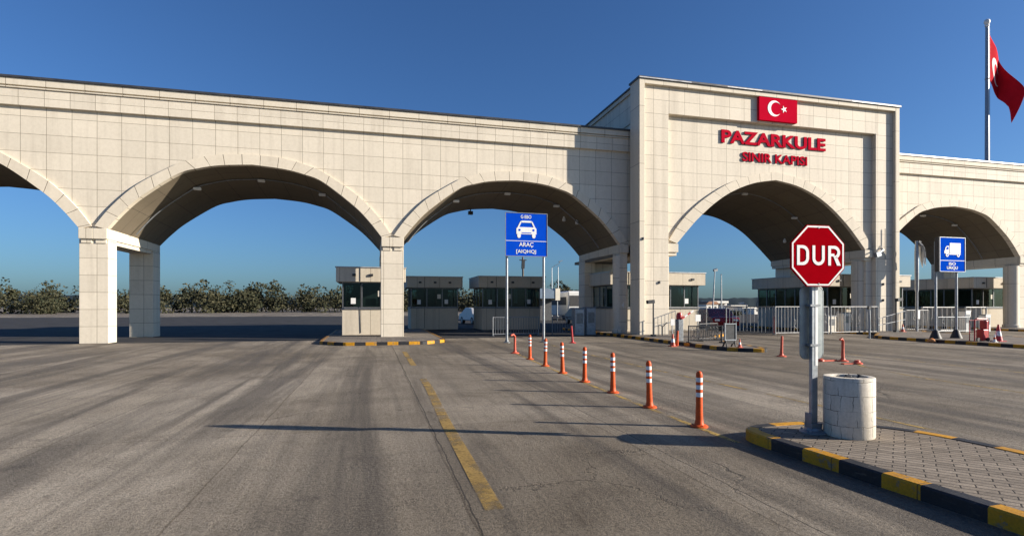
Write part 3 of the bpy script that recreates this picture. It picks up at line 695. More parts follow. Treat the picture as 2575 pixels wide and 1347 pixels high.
# ------------------------------------------------------------------ control booths
def booth(x0, x1, y0, y1, label, antenna=False, blinds=False, z0=.122, sides=('front','back','left','right'), mull=.95):
    t = thing('control_booth', ((x0+x1)/2, (y0+y1)/2, z0), label, 'booth', 'control booths under the arches')
    zs, zt, zr = 1.50, 2.78, 3.56
    b = MB(); b.box(x0, x1, y0, y1, z0, zs-.06); b.build('base_wall', M['booth_stone'], t, bevel=.01)
    s = MB(); s.box(x0-.05, x1+.05, y0-.05, y1+.05, zs-.058, zs); s.build('sill', M['frame_metal'], t)
    f = MB(); f.box(x0-.28, x1+.28, y0-.28, y1+.28, zt+.06, zr); f.build('roof_fascia', M['booth_stone'], t, bevel=.015)
    rc = MB(); rc.box(x0-.32, x1+.32, y0-.32, y1+.32, zr+.002, zr+.05); rc.build('roof_edge', M['coping_light'], t)
    fl_ = MB(); fl_.box(x0+.1, x1-.1, y0+.1, y1-.1, zt-.03, zt+.058); fl_.box(x0+.1, x1-.1, y0+.1, y1-.1, z0+.02, z0+.06)
    cxm = (x0+x1)/2
    fl_.box(x0+.5, x1-.5, (y0+y1)/2-.06, (y0+y1)/2+.02, z0, zt-.03)   # partition
    fl_.box(cxm-.7, cxm+.7, y0+.35, y0+.95, z0, 1.58)                 # desk
    fl_.box(cxm-.3, cxm+.25, y0+.55, y0+.62, 1.62, 2.0)               # screen
    fl_.build('interior', M['interior'], t)
    for sd in sides:
        if sd in ('front','back'):
            yy = y0 if sd == 'front' else y1; a0, a1 = x0, x1
            P = lambda a, z, d: (a, yy + (d if sd == 'front' else -d), z)
        else:
            xx = x0 if sd == 'left' else x1; a0, a1 = y0, y1
            P = lambda a, z, d: (xx + (d if sd == 'left' else -d), a, z)
        fr = MB()
        def bar(aa, ab, za, zb, d0=.01, d1=.08):
            p, q = P(aa, za, d0), P(ab, zb, d1)
            fr.box(min(p[0],q[0]), max(p[0],q[0]), min(p[1],q[1]), max(p[1],q[1]), za, zb)
        n = max(1, int(round((a1-a0)/mull)))
        ed = .085 if sd in ('front','back') else .0
        for k in range(n+1):
            a = a0 + .035 + (a1-a0-.07)*k/n
            if sd not in ('front','back') and k in (0, n): continue
            bar(a-.03, a+.03, zs, zt+.06)
        bar(a0+.1, a1-.1, zs+.001, zs+.06, .012, .078); bar(a0+.1, a1-.1, zt, zt+.059, .012, .078)
        w = fr.build('window', M['frame_metal'], t)
        gl = MB(); gl.quad(P(a0+.08, zs+.02, .045), P(a1-.08, zs+.02, .045), P(a1-.08, zt+.03, .045), P(a0+.08, zt+.03, .045))
        gl.build('pane', M['glass'], w)
    for ux in (x0+1.1,):
        ac = MB(); ac.box(ux-.42, ux+.42, y1+.002, y1+.34, zs-1.0, zs-.4); ac.build('air_conditioner', M['galv'], t, bevel=.03)
    for lx in (x0+.6, (x0+x1)/2, x1-.6):
        ll = MB(); ll.box(lx-.09, lx+.09, y0-.36, y0-.281, zt+.35, zt+.47); ll.build('fascia_lamp', M['dark_metal'], t, bevel=.01)
    for lx, lz, cm in ((x0+.55, 1.72, 'white_paint'), (x0+1.9, 2.1, 'cream'), (x1-.8, 1.75, 'white_paint')):
        nn = MB(); nn.box(lx-.12, lx+.12, y0+.036, y0+.041, lz, lz+.30); nn.build('notice', M[cm], t)
    dr = MB(); dr.box(x1-.95, x1-.15, y1+.002, y1+.03, z0, 2.3); dr.build('door', M['frame_metal'], t)
    cb = MB(); cb.tube([(x0+.9, y0-.295, zr), (x0+.9, y0-.295, zt+.1), (x0+.92, y0-.05, zt+.03), (x0+.92, y0-.02, z0+.1)], .015, 5); cb.build('cable', M['dark_metal'], t)
    if blinds:
        for k in range(9):
            c = MB()
            xa = x0 + .35 + k*.38
            if k in (2, 6): continue
            c.box(xa, xa+.24, y0+.22, y0+.24, 2.78-.75-.12*(k % 3), 2.72); c.build('blind', M['curtain'], t)
    if antenna:
        a = MB(); ax, ay = x0+2.2, y0+.8
        a.tube([(ax,ay,zr),(ax,ay,zr+.75)], .022, 6); a.tube([(ax-.15,ay,zr),(ax-.02,ay,zr+.7)], .012, 6); a.tube([(ax+.22,ay,zr),(ax+.12,ay,zr+.5)], .014, 6); a.build('antenna', M['galv_dark'], t)
    return t
booth(-6.3, -2.25, 10.0, 13.2, 'dark glazed booth with pale blinds behind the blue car sign', blinds=True, z0=.0)
booth(.1, 5.75, 3.45, 6.4, 'sunlit beige booth with glass front and roof antenna in the left of the middle arch', antenna=True)
booth(14.3, 20.3, 2.5, 8.9, 'shaded booth behind the stop sign with long windows facing the middle lane')
booth(27.0, 32.0, 3.0, 8.8, 'beige booth beside the round column in the right arch')
booth(-14.9, -12.0, 3.4, 6.2, 'small glazed booth at the pier between the two left arches')

booth(-10.9, -7.7, 11.5, 14.5, 'dark booth left of the blue car sign, beyond the arch', z0=.0)

# ------------------------------------------------------------------ delineator posts
def make_bollard(loc, label):
    t = thing('bollard', loc, label, 'bollard', 'orange bollards in a row along the lane')
    z = loc[2]
    b = MB(); b.lathe(loc, [(.115,.0),(.115,.014),(.105,.024),(.066,.034),(.056,.06),(.050,.10)], 28); b.build('base', M['orange'], t, smooth=35)
    p = MB(); p.lathe(loc, [(.050,.10),(.0435,.30),(.0425,.69),(.040,.715),(.031,.738),(.015,.749),(.0,.752)], 28, cap0=False); p.build('post', M['orange'], t, smooth=50)
    for za in (.405, .505, .605):
        s = MB(); s.lathe(loc, [(.0440,za),(.0440,za+.058)], 28, cap0=False, cap1=False); s.build('reflective_band', M['reflective'], t, smooth=50)
    for k in range(3):
        bl = MB(); a = k*2.09+.4; bl.lathe((loc[0]+.09*math.cos(a), loc[1]+.09*math.sin(a), loc[2]+.02), [(.009,0),(.009,.014),(.004,.018)], 8); bl.build('bolt', M['dark_metal'], t)
    return t
row = [(-9.12,-19.12),(-9.09,-17.71),(-9.03,-16.21),(-9.00,-14.74),(-8.95,-13.21),(-8.88,-11.63),(-8.76,-9.76)]
labs = ['nearest orange bollard with three white bands, left of the striped kerb nose',
        'orange and white bollard second from the kerb nose in the row',
        'orange and white bollard third from the kerb nose in the row',
        'orange and white bollard in the middle of the row of seven upright ones',
        'orange and white bollard fifth from the kerb nose in the row',
        'orange and white bollard second farthest upright one in the row',
        'farthest upright orange and white bollard, left of the car sign post']
b0 = make_bollard((*row[0], 0), labs[0])
for i in range(1, 7):
    q_ = dup(b0, (*row[i], 0), labs[i]); q_.rotation_euler = (R(random.uniform(-1.6,1.6)), R(random.uniform(-1.6,1.6)), random.uniform(-.5,.5))

def bent_post(loc, h, label, bend=(0,0), mat='orange_red', grp=None, plate=True, lean=(0,0)):
    t = thing('marker_post', loc, label, 'marker post', grp)
    x, y, z = loc
    p = MB()
    pts = [(x,y,z+.02),(x+lean[0]*.5,y+lean[1]*.5,z+h*.5),(x+lean[0],y+lean[1],z+h*.88)]
    if bend != (0,0): pts += [(x+lean[0]+bend[0]*.4,y+lean[1]+bend[1]*.4,z+h*.99),(x+lean[0]+bend[0],y+lean[1]+bend[1],z+h*.93)]
    else: pts += [(x+lean[0],y+lean[1],z+h)]
    p.tube(pts, [.05,.04,.038]+[.033]*(len(pts)-3), 14); p.build('post', M[mat], t, smooth=50)
    if plate:
        b = MB(); b.lathe((x,y,z), [(.15,0),(.15,.02),(.07,.05),(.055,.09)], 18); b.build('base', M[mat], t, smooth=35)
    return t
bent_post((-8.68,-7.65,0), .66, 'bent orange post with drooping top at the far end of the bollard row', bend=(-.15,-.06), mat='orange_red')
bent_post((-.71,-10.9,0), .66, 'straight faded red post standing alone right of the island tip', lean=(.02,0))
bent_post((-.05,-12.6,0), .68, 'faded red post with hooked top on a torn base, right of the sign pole', bend=(-.10,0))
bent_post((-4.94,-3.32,0), .75, 'leaning red and white post in front of the left arch booth', mat='redplastic', lean=(-.05,0))
bent_post((-1.52,-6.1,0), .62, 'thick orange post at the edge of the striped island', mat='orange', lean=(.03,.02), plate=False)
stub = thing('broken_base', (-.28,-13.3,0), 'broken off red rubber post base lying on the asphalt', 'post base')
s = MB(); s.lathe((-.28,-13.3,0), [(.14,0),(.14,.03),(.08,.06),(.07,.10),(.05,.11)], 14); s.box(-.75,-.30,-13.33,-13.22,.004,.03); s.build('rubber_base', M['orange_red'], stub, smooth=35)
stub = thing('broken_base', (-.5,-12.5,0), 'flattened red rubber strip lying left of the hooked post', 'post base')
s = MB(); s.box(-1.05,-.2,-12.55,-12.45,.004,.045); s.lathe((-.75,-12.5,0.02), [(.11,0),(.10,.04),(.05,.07)], 12); s.build('rubber_base', M['orange_red'], stub, smooth=35)

# ------------------------------------------------------------------ stop sign
SP = (-8.31, -20.22)
st = thing('stop_sign', (SP[0], SP[1], .122), 'red octagonal stop sign on a square grey steel post beside a white concrete bin', 'stop sign')
sx, sy = SP
p = MB(); p.box(sx-.042, sx+.042, sy-.024, sy+.024, .15, 2.50); p.build('post', M['galv'], st, bevel=.006)
ep = MB(); ep.box(sx+.004, sx+.040, sy-.028, sy-.0245, .92, 1.86); ep.build('reflective_strip', M['white_paint'], st)
b = MB(); b.lathe((sx, sy, .122), [(.155,0),(.155,.022),(.10,.035),(.085,.07)], 24); b.box(sx-.075, sx+.075, sy-.06, sy+.06, .18, .24)
b.box(sx-.075, sx-.054, sy-.05, sy+.05, .24, .36); b.build('base_plate', M['galv_dark'], st, smooth=35, bevel=.004)
for k in range(4):
    a = k*math.pi/2+.6; bo = MB(); bo.lathe((sx+.125*math.cos(a), sy+.125*math.sin(a), .142), [(.014,0),(.014,.018),(.006,.026)], 6); bo.build('bolt', M['galv'], st)
ROT = R(-3)
def so(x, z, d):   # sign face frame: x along the plate, d towards the camera
    c, s_ = math.cos(ROT), math.sin(ROT)
    return (sx + x*c + d*s_, sy - .05 + x*s_ - d*c, z)
oc = 2.215; rr = .39
octo = lambda r: [(r*math.cos(R(22.5+45*k)), oc + r*math.sin(R(22.5+45*k))) for k in range(8)]
pl8 = MB(); pl8.prism(octo(rr), so, 0, .022); plate = pl8.build('sign_plate', M['red_paint'], st)
ri = MB(); o1, o2 = octo(rr*.972), octo(rr*.918)
for k in range(8):
    j = (k+1) % 8
    ri.quad(so(*o1[k],.0245), so(*o1[j],.0245), so(*o2[j],.0245), so(*o2[k],.0245))
ri.build('white_border', M['white_paint'], plate)
# the word DUR, cut as strokes
let = MB(); LH = .232; zb = oc - .112; T = .037
def stroke(poly, d0=.0225, d1=.0265): let.prism(poly, so, d0, d1)
def arc(cx_, cz_, rx, rz, a0, a1, t, n=14):
    for k in range(n):
        aa, ab = a0+(a1-a0)*k/n, a0+(a1-a0)*(k+1)/n
        let.prism([(cx_+rx*math.cos(aa), cz_+rz*math.sin(aa)), (cx_+rx*math.cos(ab), cz_+rz*math.sin(ab)), (cx_+(rx-t)*math.cos(ab), cz_+(rz-t)*math.sin(ab)), (cx_+(rx-t)*math.cos(aa), cz_+(rz-t)*math.sin(aa))], so, .0225, .0265)
def rect(x0, x1, z0, z1): stroke([(x0,z0),(x1,z0),(x1,z1),(x0,z1)])
# D
x = -.285; rect(x, x+T, zb, zb+LH); rect(x+T, x+.075, zb, zb+T*.9); rect(x+T, x+.075, zb+LH-T*.9, zb+LH)
arc(x+.075, zb+LH-.085, .085, .085, 0, math.pi/2, T); arc(x+.075, zb+.085, .085, .085, -math.pi/2, 0, T); rect(x+.16-T, x+.16, zb+.085, zb+LH-.085)
# U
x = -.078; rect(x, x+T, zb+.08, zb+LH); rect(x+.165-T, x+.165, zb+.08, zb+LH); arc(x+.0825, zb+.0825, .0825, .0825, math.pi, 2*math.pi, T, 20)
# R
x = .135; rect(x, x+T, zb, zb+LH); rect(x+T, x+.085, zb+LH-T*.9, zb+LH); rect(x+T, x+.085, zb+.108, zb+.108+T*.85)
arc(x+.085, zb+LH-.077, .077, .077, -math.pi/2, math.pi/2, T, 18); stroke([(x+.07,zb+.108),(x+.118,zb+.108),(x+.172,zb),(x+.121,zb)])
let.build('lettering', M['white_paint'], plate)
for dz in (.33, -.33):
    bo = MB(); q = so(.01, oc+dz, .024); bo.obox(q, (.008,0,0), (0,.004,0), (0,0,.008)); bo.build('bolt', M['galv_dark'], plate)
# grey-backed second sign on the far side of the post
bp = MB()
def rr_poly(hw, z0, z1, r, n=8):
    o = []
    for cx_, cz_, a in ((hw-r, z1-r, 0), (-hw+r, z1-r, 90), (-hw+r, z0+r, 180), (hw-r, z0+r, 270)):
        o += [(cx_+r*math.cos(R(a+90*k/n)), cz_+r*math.sin(R(a+90*k/n))) for k in range(n+1)]
    return o
bp.prism(rr_poly(.160, 1.0, 1.855, .07), lambda x, z, d: (sx + .022 + x, sy + .045 + d, z), 0, .012)
bk = bp.build('sign_back', M['plate_back'], st)
rim = MB(); q = rr_poly(.164, .996, 1.859, .074)
rim.tube([(sx+.022+x_, sy+.05, z_) for x_, z_ in q] + [(sx+.022+q[0][0], sy+.05, q[0][1])], .008, 6); rim.build('folded_rim', M['plate_back'], bk)
cl = MB()
for z in (1.15, 1.62): cl.box(sx-.07, sx+.07, sy-.035, sy+.044, z, z+.025)
cl.build('clamp', M['galv_dark'], bk)

# ------------------------------------------------------------------ concrete bin
BX, BY = -8.0, -20.42
bn = thing('litter_bin', (BX, BY, .122), 'round whitewashed concrete bin with cracked block joints on the brick paved island', 'litter bin')
b = MB(); b.lathe((BX, BY, .122), [(.258,0),(.264,.012),(.264,.675),(.258,.686),(.20,.690),(.185,.684),(.183,.25),(.0,.25)], 56, cap0=False); b.build('concrete_drum', M['bin'], bn, smooth=45)
lr = MB(); lr.lathe((BX, BY, .122), [(.182,.30),(.182,.655),(.176,.66),(.172,.655),(.172,.30)], 40, cap0=False, cap1=False); lr.build('steel_liner', M['dark_metal'], bn, smooth=45)
tr = MB()
for k in range(26):
    a = random.uniform(0, 6.28); r_ = random.uniform(0, .15)
    tr.obox((BX+r_*math.cos(a), BY+r_*math.sin(a), .122+random.uniform(.60,.685)), Vector((random.uniform(.02,.05),random.uniform(-.03,.03),random.uniform(-.02,.02))), Vector((random.uniform(-.02,.02),random.uniform(.01,.03),.01)), (0,.004,.012))
tr.build('rubbish', M['black'], bn)

# ------------------------------------------------------------------ blue lane signs
def lane_sign(name, label, x0, x1, z0, z1, y, depth, posts, zg, zsplit):
    t = thing(name, ((x0+x1)/2, y, zg), label, 'road sign')
    b = MB(); b.box(x0, x1, y, y+depth, z0, z1); pn = b.build('sign_panel', [M['blue_sign']], t, bevel=.006)
    fb = MB(); yb = y-.004; e = .035
    yk = y+min(depth+.004, .03)
    fb.box(x0-.006, x1+.006, yb-.012, yk, z1-.002, z1+.022); fb.box(x0-.006, x1+.006, yb-.012, yk, z0-.022, z0+.002)
    fb.box(x1-.002, x1+.022, yb-.012, yk, z0-.022, z1+.022); fb.box(x0-.022, x0+.002, yb-.012, yk, z0-.022, z1+.022)
    if depth > .1:
        cs = MB(); cs.box(x0-.018, x1+.018, y+.032, y+depth+.004, z0-.018, z1+.018); cs.build('sign_case', M['dark_metal'], pn)
    fb.build('panel_frame', M['galv'], pn)
    dv = MB(); dv.box(x0+.004, x1-.004, yb-.003, y-.001, zsplit-.012, zsplit+.012); dv.build('dividing_line', M['white_paint'], pn)
    for px in posts:
        p_ = MB(); p_.lathe((px, y+depth+.07, zg), [(.055,0),(.055,z1-zg-.15)], 18); p_.build('post', M['galv'], t, smooth=40)
    return t, pn
# car lane sign
t, pn = lane_sign('car_lane_sign', 'blue sign with white car pictogram on two posts before the left arch', -7.74, -5.85, 3.82, 5.70, -2.5, .06, (-7.66, -5.96), 0, 4.48)
for px in (-7.66, -5.96):
    b = MB(); b.lathe((px,-2.37,0), [(.16,0),(.16,.025),(.08,.05),(.075,.12)], 16); b.build('base_plate', M['galv_dark'], t, smooth=35)
pc = MB(); Y0, Y1 = -2.512, -2.501
fnp = lambda ox, oz, s: (lambda x, z, d: (ox + x*s, d, oz + z*s))
F = fnp(-6.80, 4.62, 1.0)
pc.prism([(-.46,.16),(.46,.16),(.46,.40),(.40,.47),(-.40,.47),(-.46,.40)], F, Y0, Y1)                # bonnet and bumper
pc.prism([(-.40,.47),(-.33,.47),(-.22,.70),(-.28,.72)], F, Y0, Y1); pc.prism([(.33,.47),(.40,.47),(.28,.72),(.22,.70)], F, Y0, Y1)
pc.prism([(-.28,.72),(-.22,.67),(.22,.67),(.28,.72),(.20,.755),(-.20,.755)], F, Y0, Y1)             # roof
pc.prism([(-.42,.16),(-.42,.06),(-.38,-.01),(-.30,-.01),(-.26,.06),(-.26,.16)], F, Y0, Y1); pc.prism([(.26,.16),(.26,.06),(.30,-.01),(.38,-.01),(.42,.06),(.42,.16)], F, Y0, Y1)
pc.build('car_pictogram', M['white_paint'], pn)
hl = MB()
for hx in (-.32, .32): hl.prism([(hx+.055*math.cos(k*.5236), .34+.05*math.sin(k*.5236)) for k in range(12)], F, Y0-.004, Y0-.001)
hl.prism([(-.22,.20),(.22,.20),(.22,.235),(-.22,.235)], F, Y0-.004, Y0-.001); hl.build('pictogram_detail', M['blue_sign'], pn)
text_obj('lettering', 'G\u00b7EBO', M['white_paint'], pn, -7.06, -6.58, 5.47, 5.62, -2.502, .008, .01)
text_obj('lettering', 'ARA\u00c7', M['white_paint'], pn, -7.14, -6.48, 4.19, 4.42, -2.502, .008, .012)
text_obj('lettering', '[AIQHQJ', M['white_paint'], pn, -7.27, -6.36, 3.90, 4.10, -2.502, .008, .012)
# truck lane sign
t, pn = lane_sign('truck_lane_sign', 'blue box sign with white lorry pictogram on two posts at the right kerb', 11.50, 12.98, 3.19, 4.72, -6.6, .22, (11.62, 12.86), .122, 3.68)
for px in (11.62, 12.86):
    b = MB(); b.lathe((px,-6.31,.122), [(.24,0),(.22,.06),(.12,.34),(.065,.40)], 14); b.build('base_plate', M['black'], t, smooth=35)
    gs = MB(); gs.prism([(0,0),(.32,0),(.05,.40),(0,.40)], lambda x, z, d: (px+.06+x, -6.31+d, .124+z), -.015, .015); gs.build('gusset', M['galv'], t)
pc = MB(); F = fnp(12.21, 3.86, 1.0); Y0, Y1 = -6.612, -6.601
pc.prism([(-.14,.16),(.50,.16),(.50,.62),(-.14,.62)], F, Y0, Y1)                                        # box body
pc.prism([(-.46,.14),(-.18,.14),(-.18,.48),(-.32,.48),(-.40,.40),(-.42,.30),(-.46,.26)], F, Y0, Y1)       # cab
pc.prism([(-.18,.09),(.50,.09),(.50,.14),(-.18,.14)], F, Y0, Y1)
for wx in (-.30, .36): pc.prism([(wx+.085*math.cos(k*.5236), .07+.085*math.sin(k*.5236)) for k in range(12)], F, Y0-.004, Y1)
pc.build('lorry_pictogram', M['white_paint'], pn)
hl = MB(); hl.prism([(-.37,.32),(-.22,.32),(-.22,.44),(-.31,.44)], F, Y0-.004, Y0-.001)
for wx in (-.30, .36): hl.prism([(wx+.035*math.cos(k*.5236), .07+.035*math.sin(k*.5236)) for k in range(12)], F, Y0-.008, Y0-.005)
hl.build('pictogram_detail', M['blue_sign'], pn)
text_obj('lettering', 'ISO', M['white_paint'], pn, 12.02, 12.42, 3.47, 3.60, -6.602, .008, .012)
text_obj('lettering', 'URIQU', M['white_paint'], pn, 11.90, 12.54, 3.26, 3.42, -6.602, .008, .012)

# ------------------------------------------------------------------ flag and flagpole
FX, FY = 29.1, 3.5
fpo = thing('flagpole', (FX, FY, 10.9), 'tall silver flagpole standing on the right wing roof', 'flagpole')
p = MB(); p.lathe((FX,FY,10.9), [(.15,0),(.15,.9),(.135,.92),(.10,10.6)], 18); p.build('pole', M['galv'], fpo, smooth=40)
k_ = MB(); k_.lathe((FX,FY,21.5), [(.10,0),(.14,.04),(.14,.10),(.10,.14),(.17,.26),(.19,.36),(.16,.48),(.06,.55),(0,.56)], 18); k_.build('finial', M['white_paint'], fpo, smooth=50)
h_ = MB(); h_.lathe((FX,FY,17.75), [(.13,0),(.15,.03),(.13,.06)], 14); h_.tube([(FX+.13,FY-.1,11.2),(FX+.12,FY-.08,21.5)], .012, 5); h_.build('halyard', M['galv_dark'], fpo)
# cloth surface: s along the fly, t down the hoist
def flag_pt(s, t, off=0):
    top = Vector((FX+.13, FY-.03, 21.05)); hz = 3.3
    a = min(s, .36)/.36
    # plan: first stretch runs away to the right, then the cloth folds back towards the viewer
    d1 = Vector((.97, .22, 0)); d2 = Vector((.16, -.98, 0))
    l1 = 1.45; l2 = 1.55 - .95*t
    pl = d1*l1*a
    if s > .36:
        b = (s-.36)/.64
        low = d2*(.50*min(1, b*1.8)) + (d1*.62 + d2*.10)*max(0, (b-.5)*2)
        k = t*t
        pl = pl + (d2*1.46*b)*(1-k) + low*k + Vector((.985,.16,0))*(.16*math.sin(b*math.pi*2.6+t*1.6))*b*(1-.5*t)
    pl += Vector((.25,-.97,0))*(.10*math.sin(s*9+t*2.0))*(1-t*.4)*min(1, s*5)
    drop_top = 4.3*(s**.98); drop_bot = 2.95*(s**1.1) + .16*math.sin(s*6.28)
    z = top.z - (drop_top*(1-t) + (hz + drop_bot)*t)
    return Vector((top.x+pl.x, top.y+pl.y, z)) + Vector((-.25,-.97,0))*off
fm = MB(); NS, NT = 44, 26
ids = [[fm.vert(flag_pt(i/NS, j/NT)) for j in range(NT+1)] for i in range(NS+1)]
for i in range(NS):
    for j in range(NT): fm.face((ids[i][j], ids[i+1][j], ids[i+1][j+1], ids[i][j+1]))
flag = thing('flag', (FX+.13, FY, 21.05), 'red flag with white crescent hanging in folds from the flagpole', 'flag')
fo = fm.build('cloth', M['flag_red'], flag, smooth=80)
so_ = fo.modifiers.new('thickness', 'SOLIDIFY'); so_.thickness = .012
ec = MB()
crescent_strip(ec, .245, .52, .16, .125, .045, lambda x, y, d: flag_pt(x*1.0, (y-.52)*1.55+.52, d), .028, .014, 36)
ec.build('crescent', M['flag_white'], flag, smooth=80)

# ------------------------------------------------------------------ fences, railings, barriers
def bar_fence(label, x0, y0, x1, y1, z0, z1, mat, name='metal_fence', step=.16, scroll=False, group=None, cat='fence', r=.016, kick=0.0):
    t = thing(name, ((x0+x1)/2, (y0+y1)/2, z0), label, cat, group)
    a, b = Vector((x0,y0,0)), Vector((x1,y1,0)); d = b-a; Ln = d.length; dn = d.normalized(); pn = Vector((-dn.y, dn.x, 0))
    up = Vector((0,0,1))
    for zz in (z1, z0+.10):
        f = MB(); f.tube([a+up*zz, b+up*zz], r*1.45, 8); f.build('rail', mat, t, smooth=40)
    npst = max(2, int(Ln/2.0)+1)
    for k in range(npst):
        q = a + d*k/(npst-1); p_ = MB(); p_.tube([q+up*z0, q+up*(z1+.03)], r*1.8, 8); p_.build('post', mat, t, smooth=40)
        if kick:
            k_ = MB(); k_.tube([q-pn*kick+up*(z0+.015), q+pn*kick+up*(z0+.015)], r*1.4, 6); k_.build('foot', mat, t)
    bars = MB(); n = int(Ln/step)
    for k in range(1, n):
        q = a + d*k/n; w_ = random.uniform(-.012,.012)
        bars.tube([q+up*(z0+.1), q+dn*w_+up*((z0+z1)/2), q+up*z1], r*.75, 6)
        if scroll and k % 2 == 0 and random.random() < .85:
            hh = random.uniform(z0+.3, z1-.45); sg = random.choice((-1,1)); q2 = q
            pts = [q2+up*hh + dn*sg*.10*math.sin(u_*3.1) + up*(u_*.42) for u_ in [i/7 for i in range(8)]]
            bars.tube([q2+dn*sg*.14+up*(hh-.12)] + pts, r*.7, 6)
    bars.build('bars', mat, t, smooth=40)
    return t
bar_fence('pale swing gate of bars and scrollwork across the right of the middle lane', 8.0, -.35, 11.5, -.35, .03, 1.56, M['fence_metal'], 'swing_gate', .20, True, cat='gate', r=.022)
bar_fence('pale bar gate leaf between the stop sign and the right pier', 11.7, -.35, 15.0, -.35, .03, 1.56, M['fence_metal'], 'swing_gate', .24, True, cat='gate', r=.022)
bar_fence('open grey gate leaf folded back at the left end of the swing gate', 6.75, 2.2, 7.9, -.3, .03, 1.56, M['galv_dark'], 'swing_gate', .2, False, cat='gate', r=.02)
bar_fence('white guard railing in front of the sunlit booth', 2.3, 2.6, 5.7, 2.6, .12, 1.53, M['fence_metal'], 'guard_rail', .9, cat='railing')
bar_fence('dark crowd barrier of bent bars on the striped island', -1.0, -6.1, .35, -6.35, .13, .80, M['dark_metal'], 'crowd_barrier', .06, True, cat='barrier', kick=.22)
bar_fence('short dark crowd barrier behind the bent one on the island', .0, -5.3, 1.3, -4.7, .13, .85, M['dark_metal'], 'crowd_barrier', .11, cat='barrier', kick=.22)
bar_fence('grey bar fence with tall panel at the left of the right arch', 17.3, -.2, 19.0, -.2, .13, 1.35, M['fence_metal'], 'metal_fence', .13, True)
bar_fence('white tubular fence in the middle of the right arch', 18.9, .1, 21.6, .1, .03, 1.52, M['fence_metal'], 'metal_fence', .38, True, r=.024)
bar_fence('white tubular fence piece right of the lorry sign', 22.2, .0, 23.9, .0, .03, 1.52, M['fence_metal'], 'metal_fence', .40, r=.024)
bar_fence('grey crowd barrier low in front of the white tubular fence', 18.8, -.9, 21.2, -1.0, .03, .95, M['galv_dark'], 'crowd_barrier', .16, cat='barrier', kick=.22)
bar_fence('low dark crowd barrier deep inside the left arch', -3.6, 3.4, -1.6, 3.0, .0, 1.0, M['galv_dark'], 'crowd_barrier', .14, cat='barrier', kick=.22)
bar_fence('low dark crowd barrier between the two car sign posts', -7.2, 2.6, -4.6, 2.8, .0, 1.0, M['galv_dark'], 'crowd_barrier', .14, cat='barrier', kick=.22)
def ramp_rail(label, x0, x1, y, zb, zt0, zt1):
    t = thing('handrail', ((x0+x1)/2, y, zb), label, 'handrail')
    for za_, zb_ in ((zt0, zt1), ((zb+zt0)/2, (zb+zt1)/2+.1)):
        r_ = MB(); r_.tube([(x0,y,za_),(x1,y,zb_)], .021, 8); r_.build('rail', M['galv_dark'], t, smooth=40)
    n = 7
    for k in range(n):
        x = x0+(x1-x0)*k/(n-1); p_ = MB(); p_.tube([(x,y,zb),(x,y,zt0+(zt1-zt0)*k/(n-1))], .016, 6); p_.build('baluster', M['galv_dark'], t)
ramp_rail('sloping grey handrail against the sunlit left pier', .55, 1.75, -.55, .12, .98, 1.36)
ramp_rail('sloping grey handrail against the sunlit right pier', 14.6, 16.55, -.75, .12, .88, 1.32)

# flood lamp on a short post by the left pier, and another by the right pier
def flood_post(x, y, h, label, arm):
    t = thing('flood_lamp', (x, y, .12), label, 'lamp')
    p_ = MB(); p_.tube([(x,y,.12),(x,y,h)], .038, 10); p_.box(x-.10,x+.10,y-.10,y+.10,.121,.20); p_.build('post', M['dark_metal'], t, smooth=40)
    l_ = MB(); l_.obox((x+arm*.17,y-.03,h+.02), (.19,0,.02), (0,.10,0), (-.01,0,.085)); l_.build('lamp_head', M['dark_metal'], t, bevel=.01)
flood_post(.13, -1.2, 1.80, 'dark flood lamp on a short post before the left pier', -1)
flood_post(15.6, -1.0, 1.95, 'slim dark lamp post before the right pier', 1)
wb = thing('wall_stand', (.75,-1.0,.12), 'dark Y shaped metal stand beside the flood lamp', 'stand')
s = MB(); s.tube([(.75,-1,.12),(.75,-1,.62)], .03, 8); s.tube([(.75,-1,.55),(1.0,-1,.78)], .022, 6); s.tube([(.75,-1,.6),(.55,-1,.66)], .022, 6); s.tube([(.55,-1,.12),(.55,-1,.66)], .02, 6); s.build('frame', M['dark_metal'], wb)

# striped kerb sign board, notices, cones
def cone(x, y, z, h, label, mats=('orange_red','reflective'), grp='traffic cones'):
    t = thing('traffic_cone', (x,y,z), label, 'traffic cone', grp)
    b_ = MB(); b_.box(x-.16*h/.6, x+.16*h/.6, y-.16*h/.6, y+.16*h/.6, z, z+.03); b_.lathe((x,y,z+.03), [(.125*h/.6,0),(.095*h/.6,h*.28)], 18, cap0=False, cap1=False); b_.build('base', M[mats[0]], t, smooth=40)
    c_ = MB(); c_.lathe((x,y,z+.03), [(.095*h/.6,h*.28),(.065*h/.6,h*.56)], 18, cap0=False, cap1=False); c_.build('white_collar', M[mats[1]], t, smooth=40)
    d_ = MB(); d_.lathe((x,y,z+.03), [(.065*h/.6,h*.56),(.025*h/.6,h*.95),(.0,h*.96)], 18, cap0=False); d_.build('tip', M[mats[0]], t, smooth=40)
cone(-1.78, -6.2, 0, .50, 'orange and white cone standing at the island kerb beside the thick post')
cone(-.62, -8.75, .122, .30, 'small red and white cone under the dark notice board')
cone(12.2, -8.5, .122, .72, 'tall white and red cone on the right island beside the red cart', ('redplastic','reflective'))
cone(11.62, -8.75, .122, .30, 'small white topped cone left of the red cart', ('white_paint','orange'))
cone(16.2, -.9, .122, .45, 'orange cone at the foot of the right arch fence')
bd_ = thing('notice_board', (-.75,-8.35,.122), 'dark notice board in a pale frame on black legs near the island tip', 'notice board')
b = MB(); b.box(-.97,-.53,-8.40,-8.36,.40,.95); b.build('board', M['dark_metal'], bd_)
f_ = MB()
for a in ((-.99,-.96),(-.54,-.51)): f_.box(a[0],a[1],-8.42,-8.34,.36,1.0)
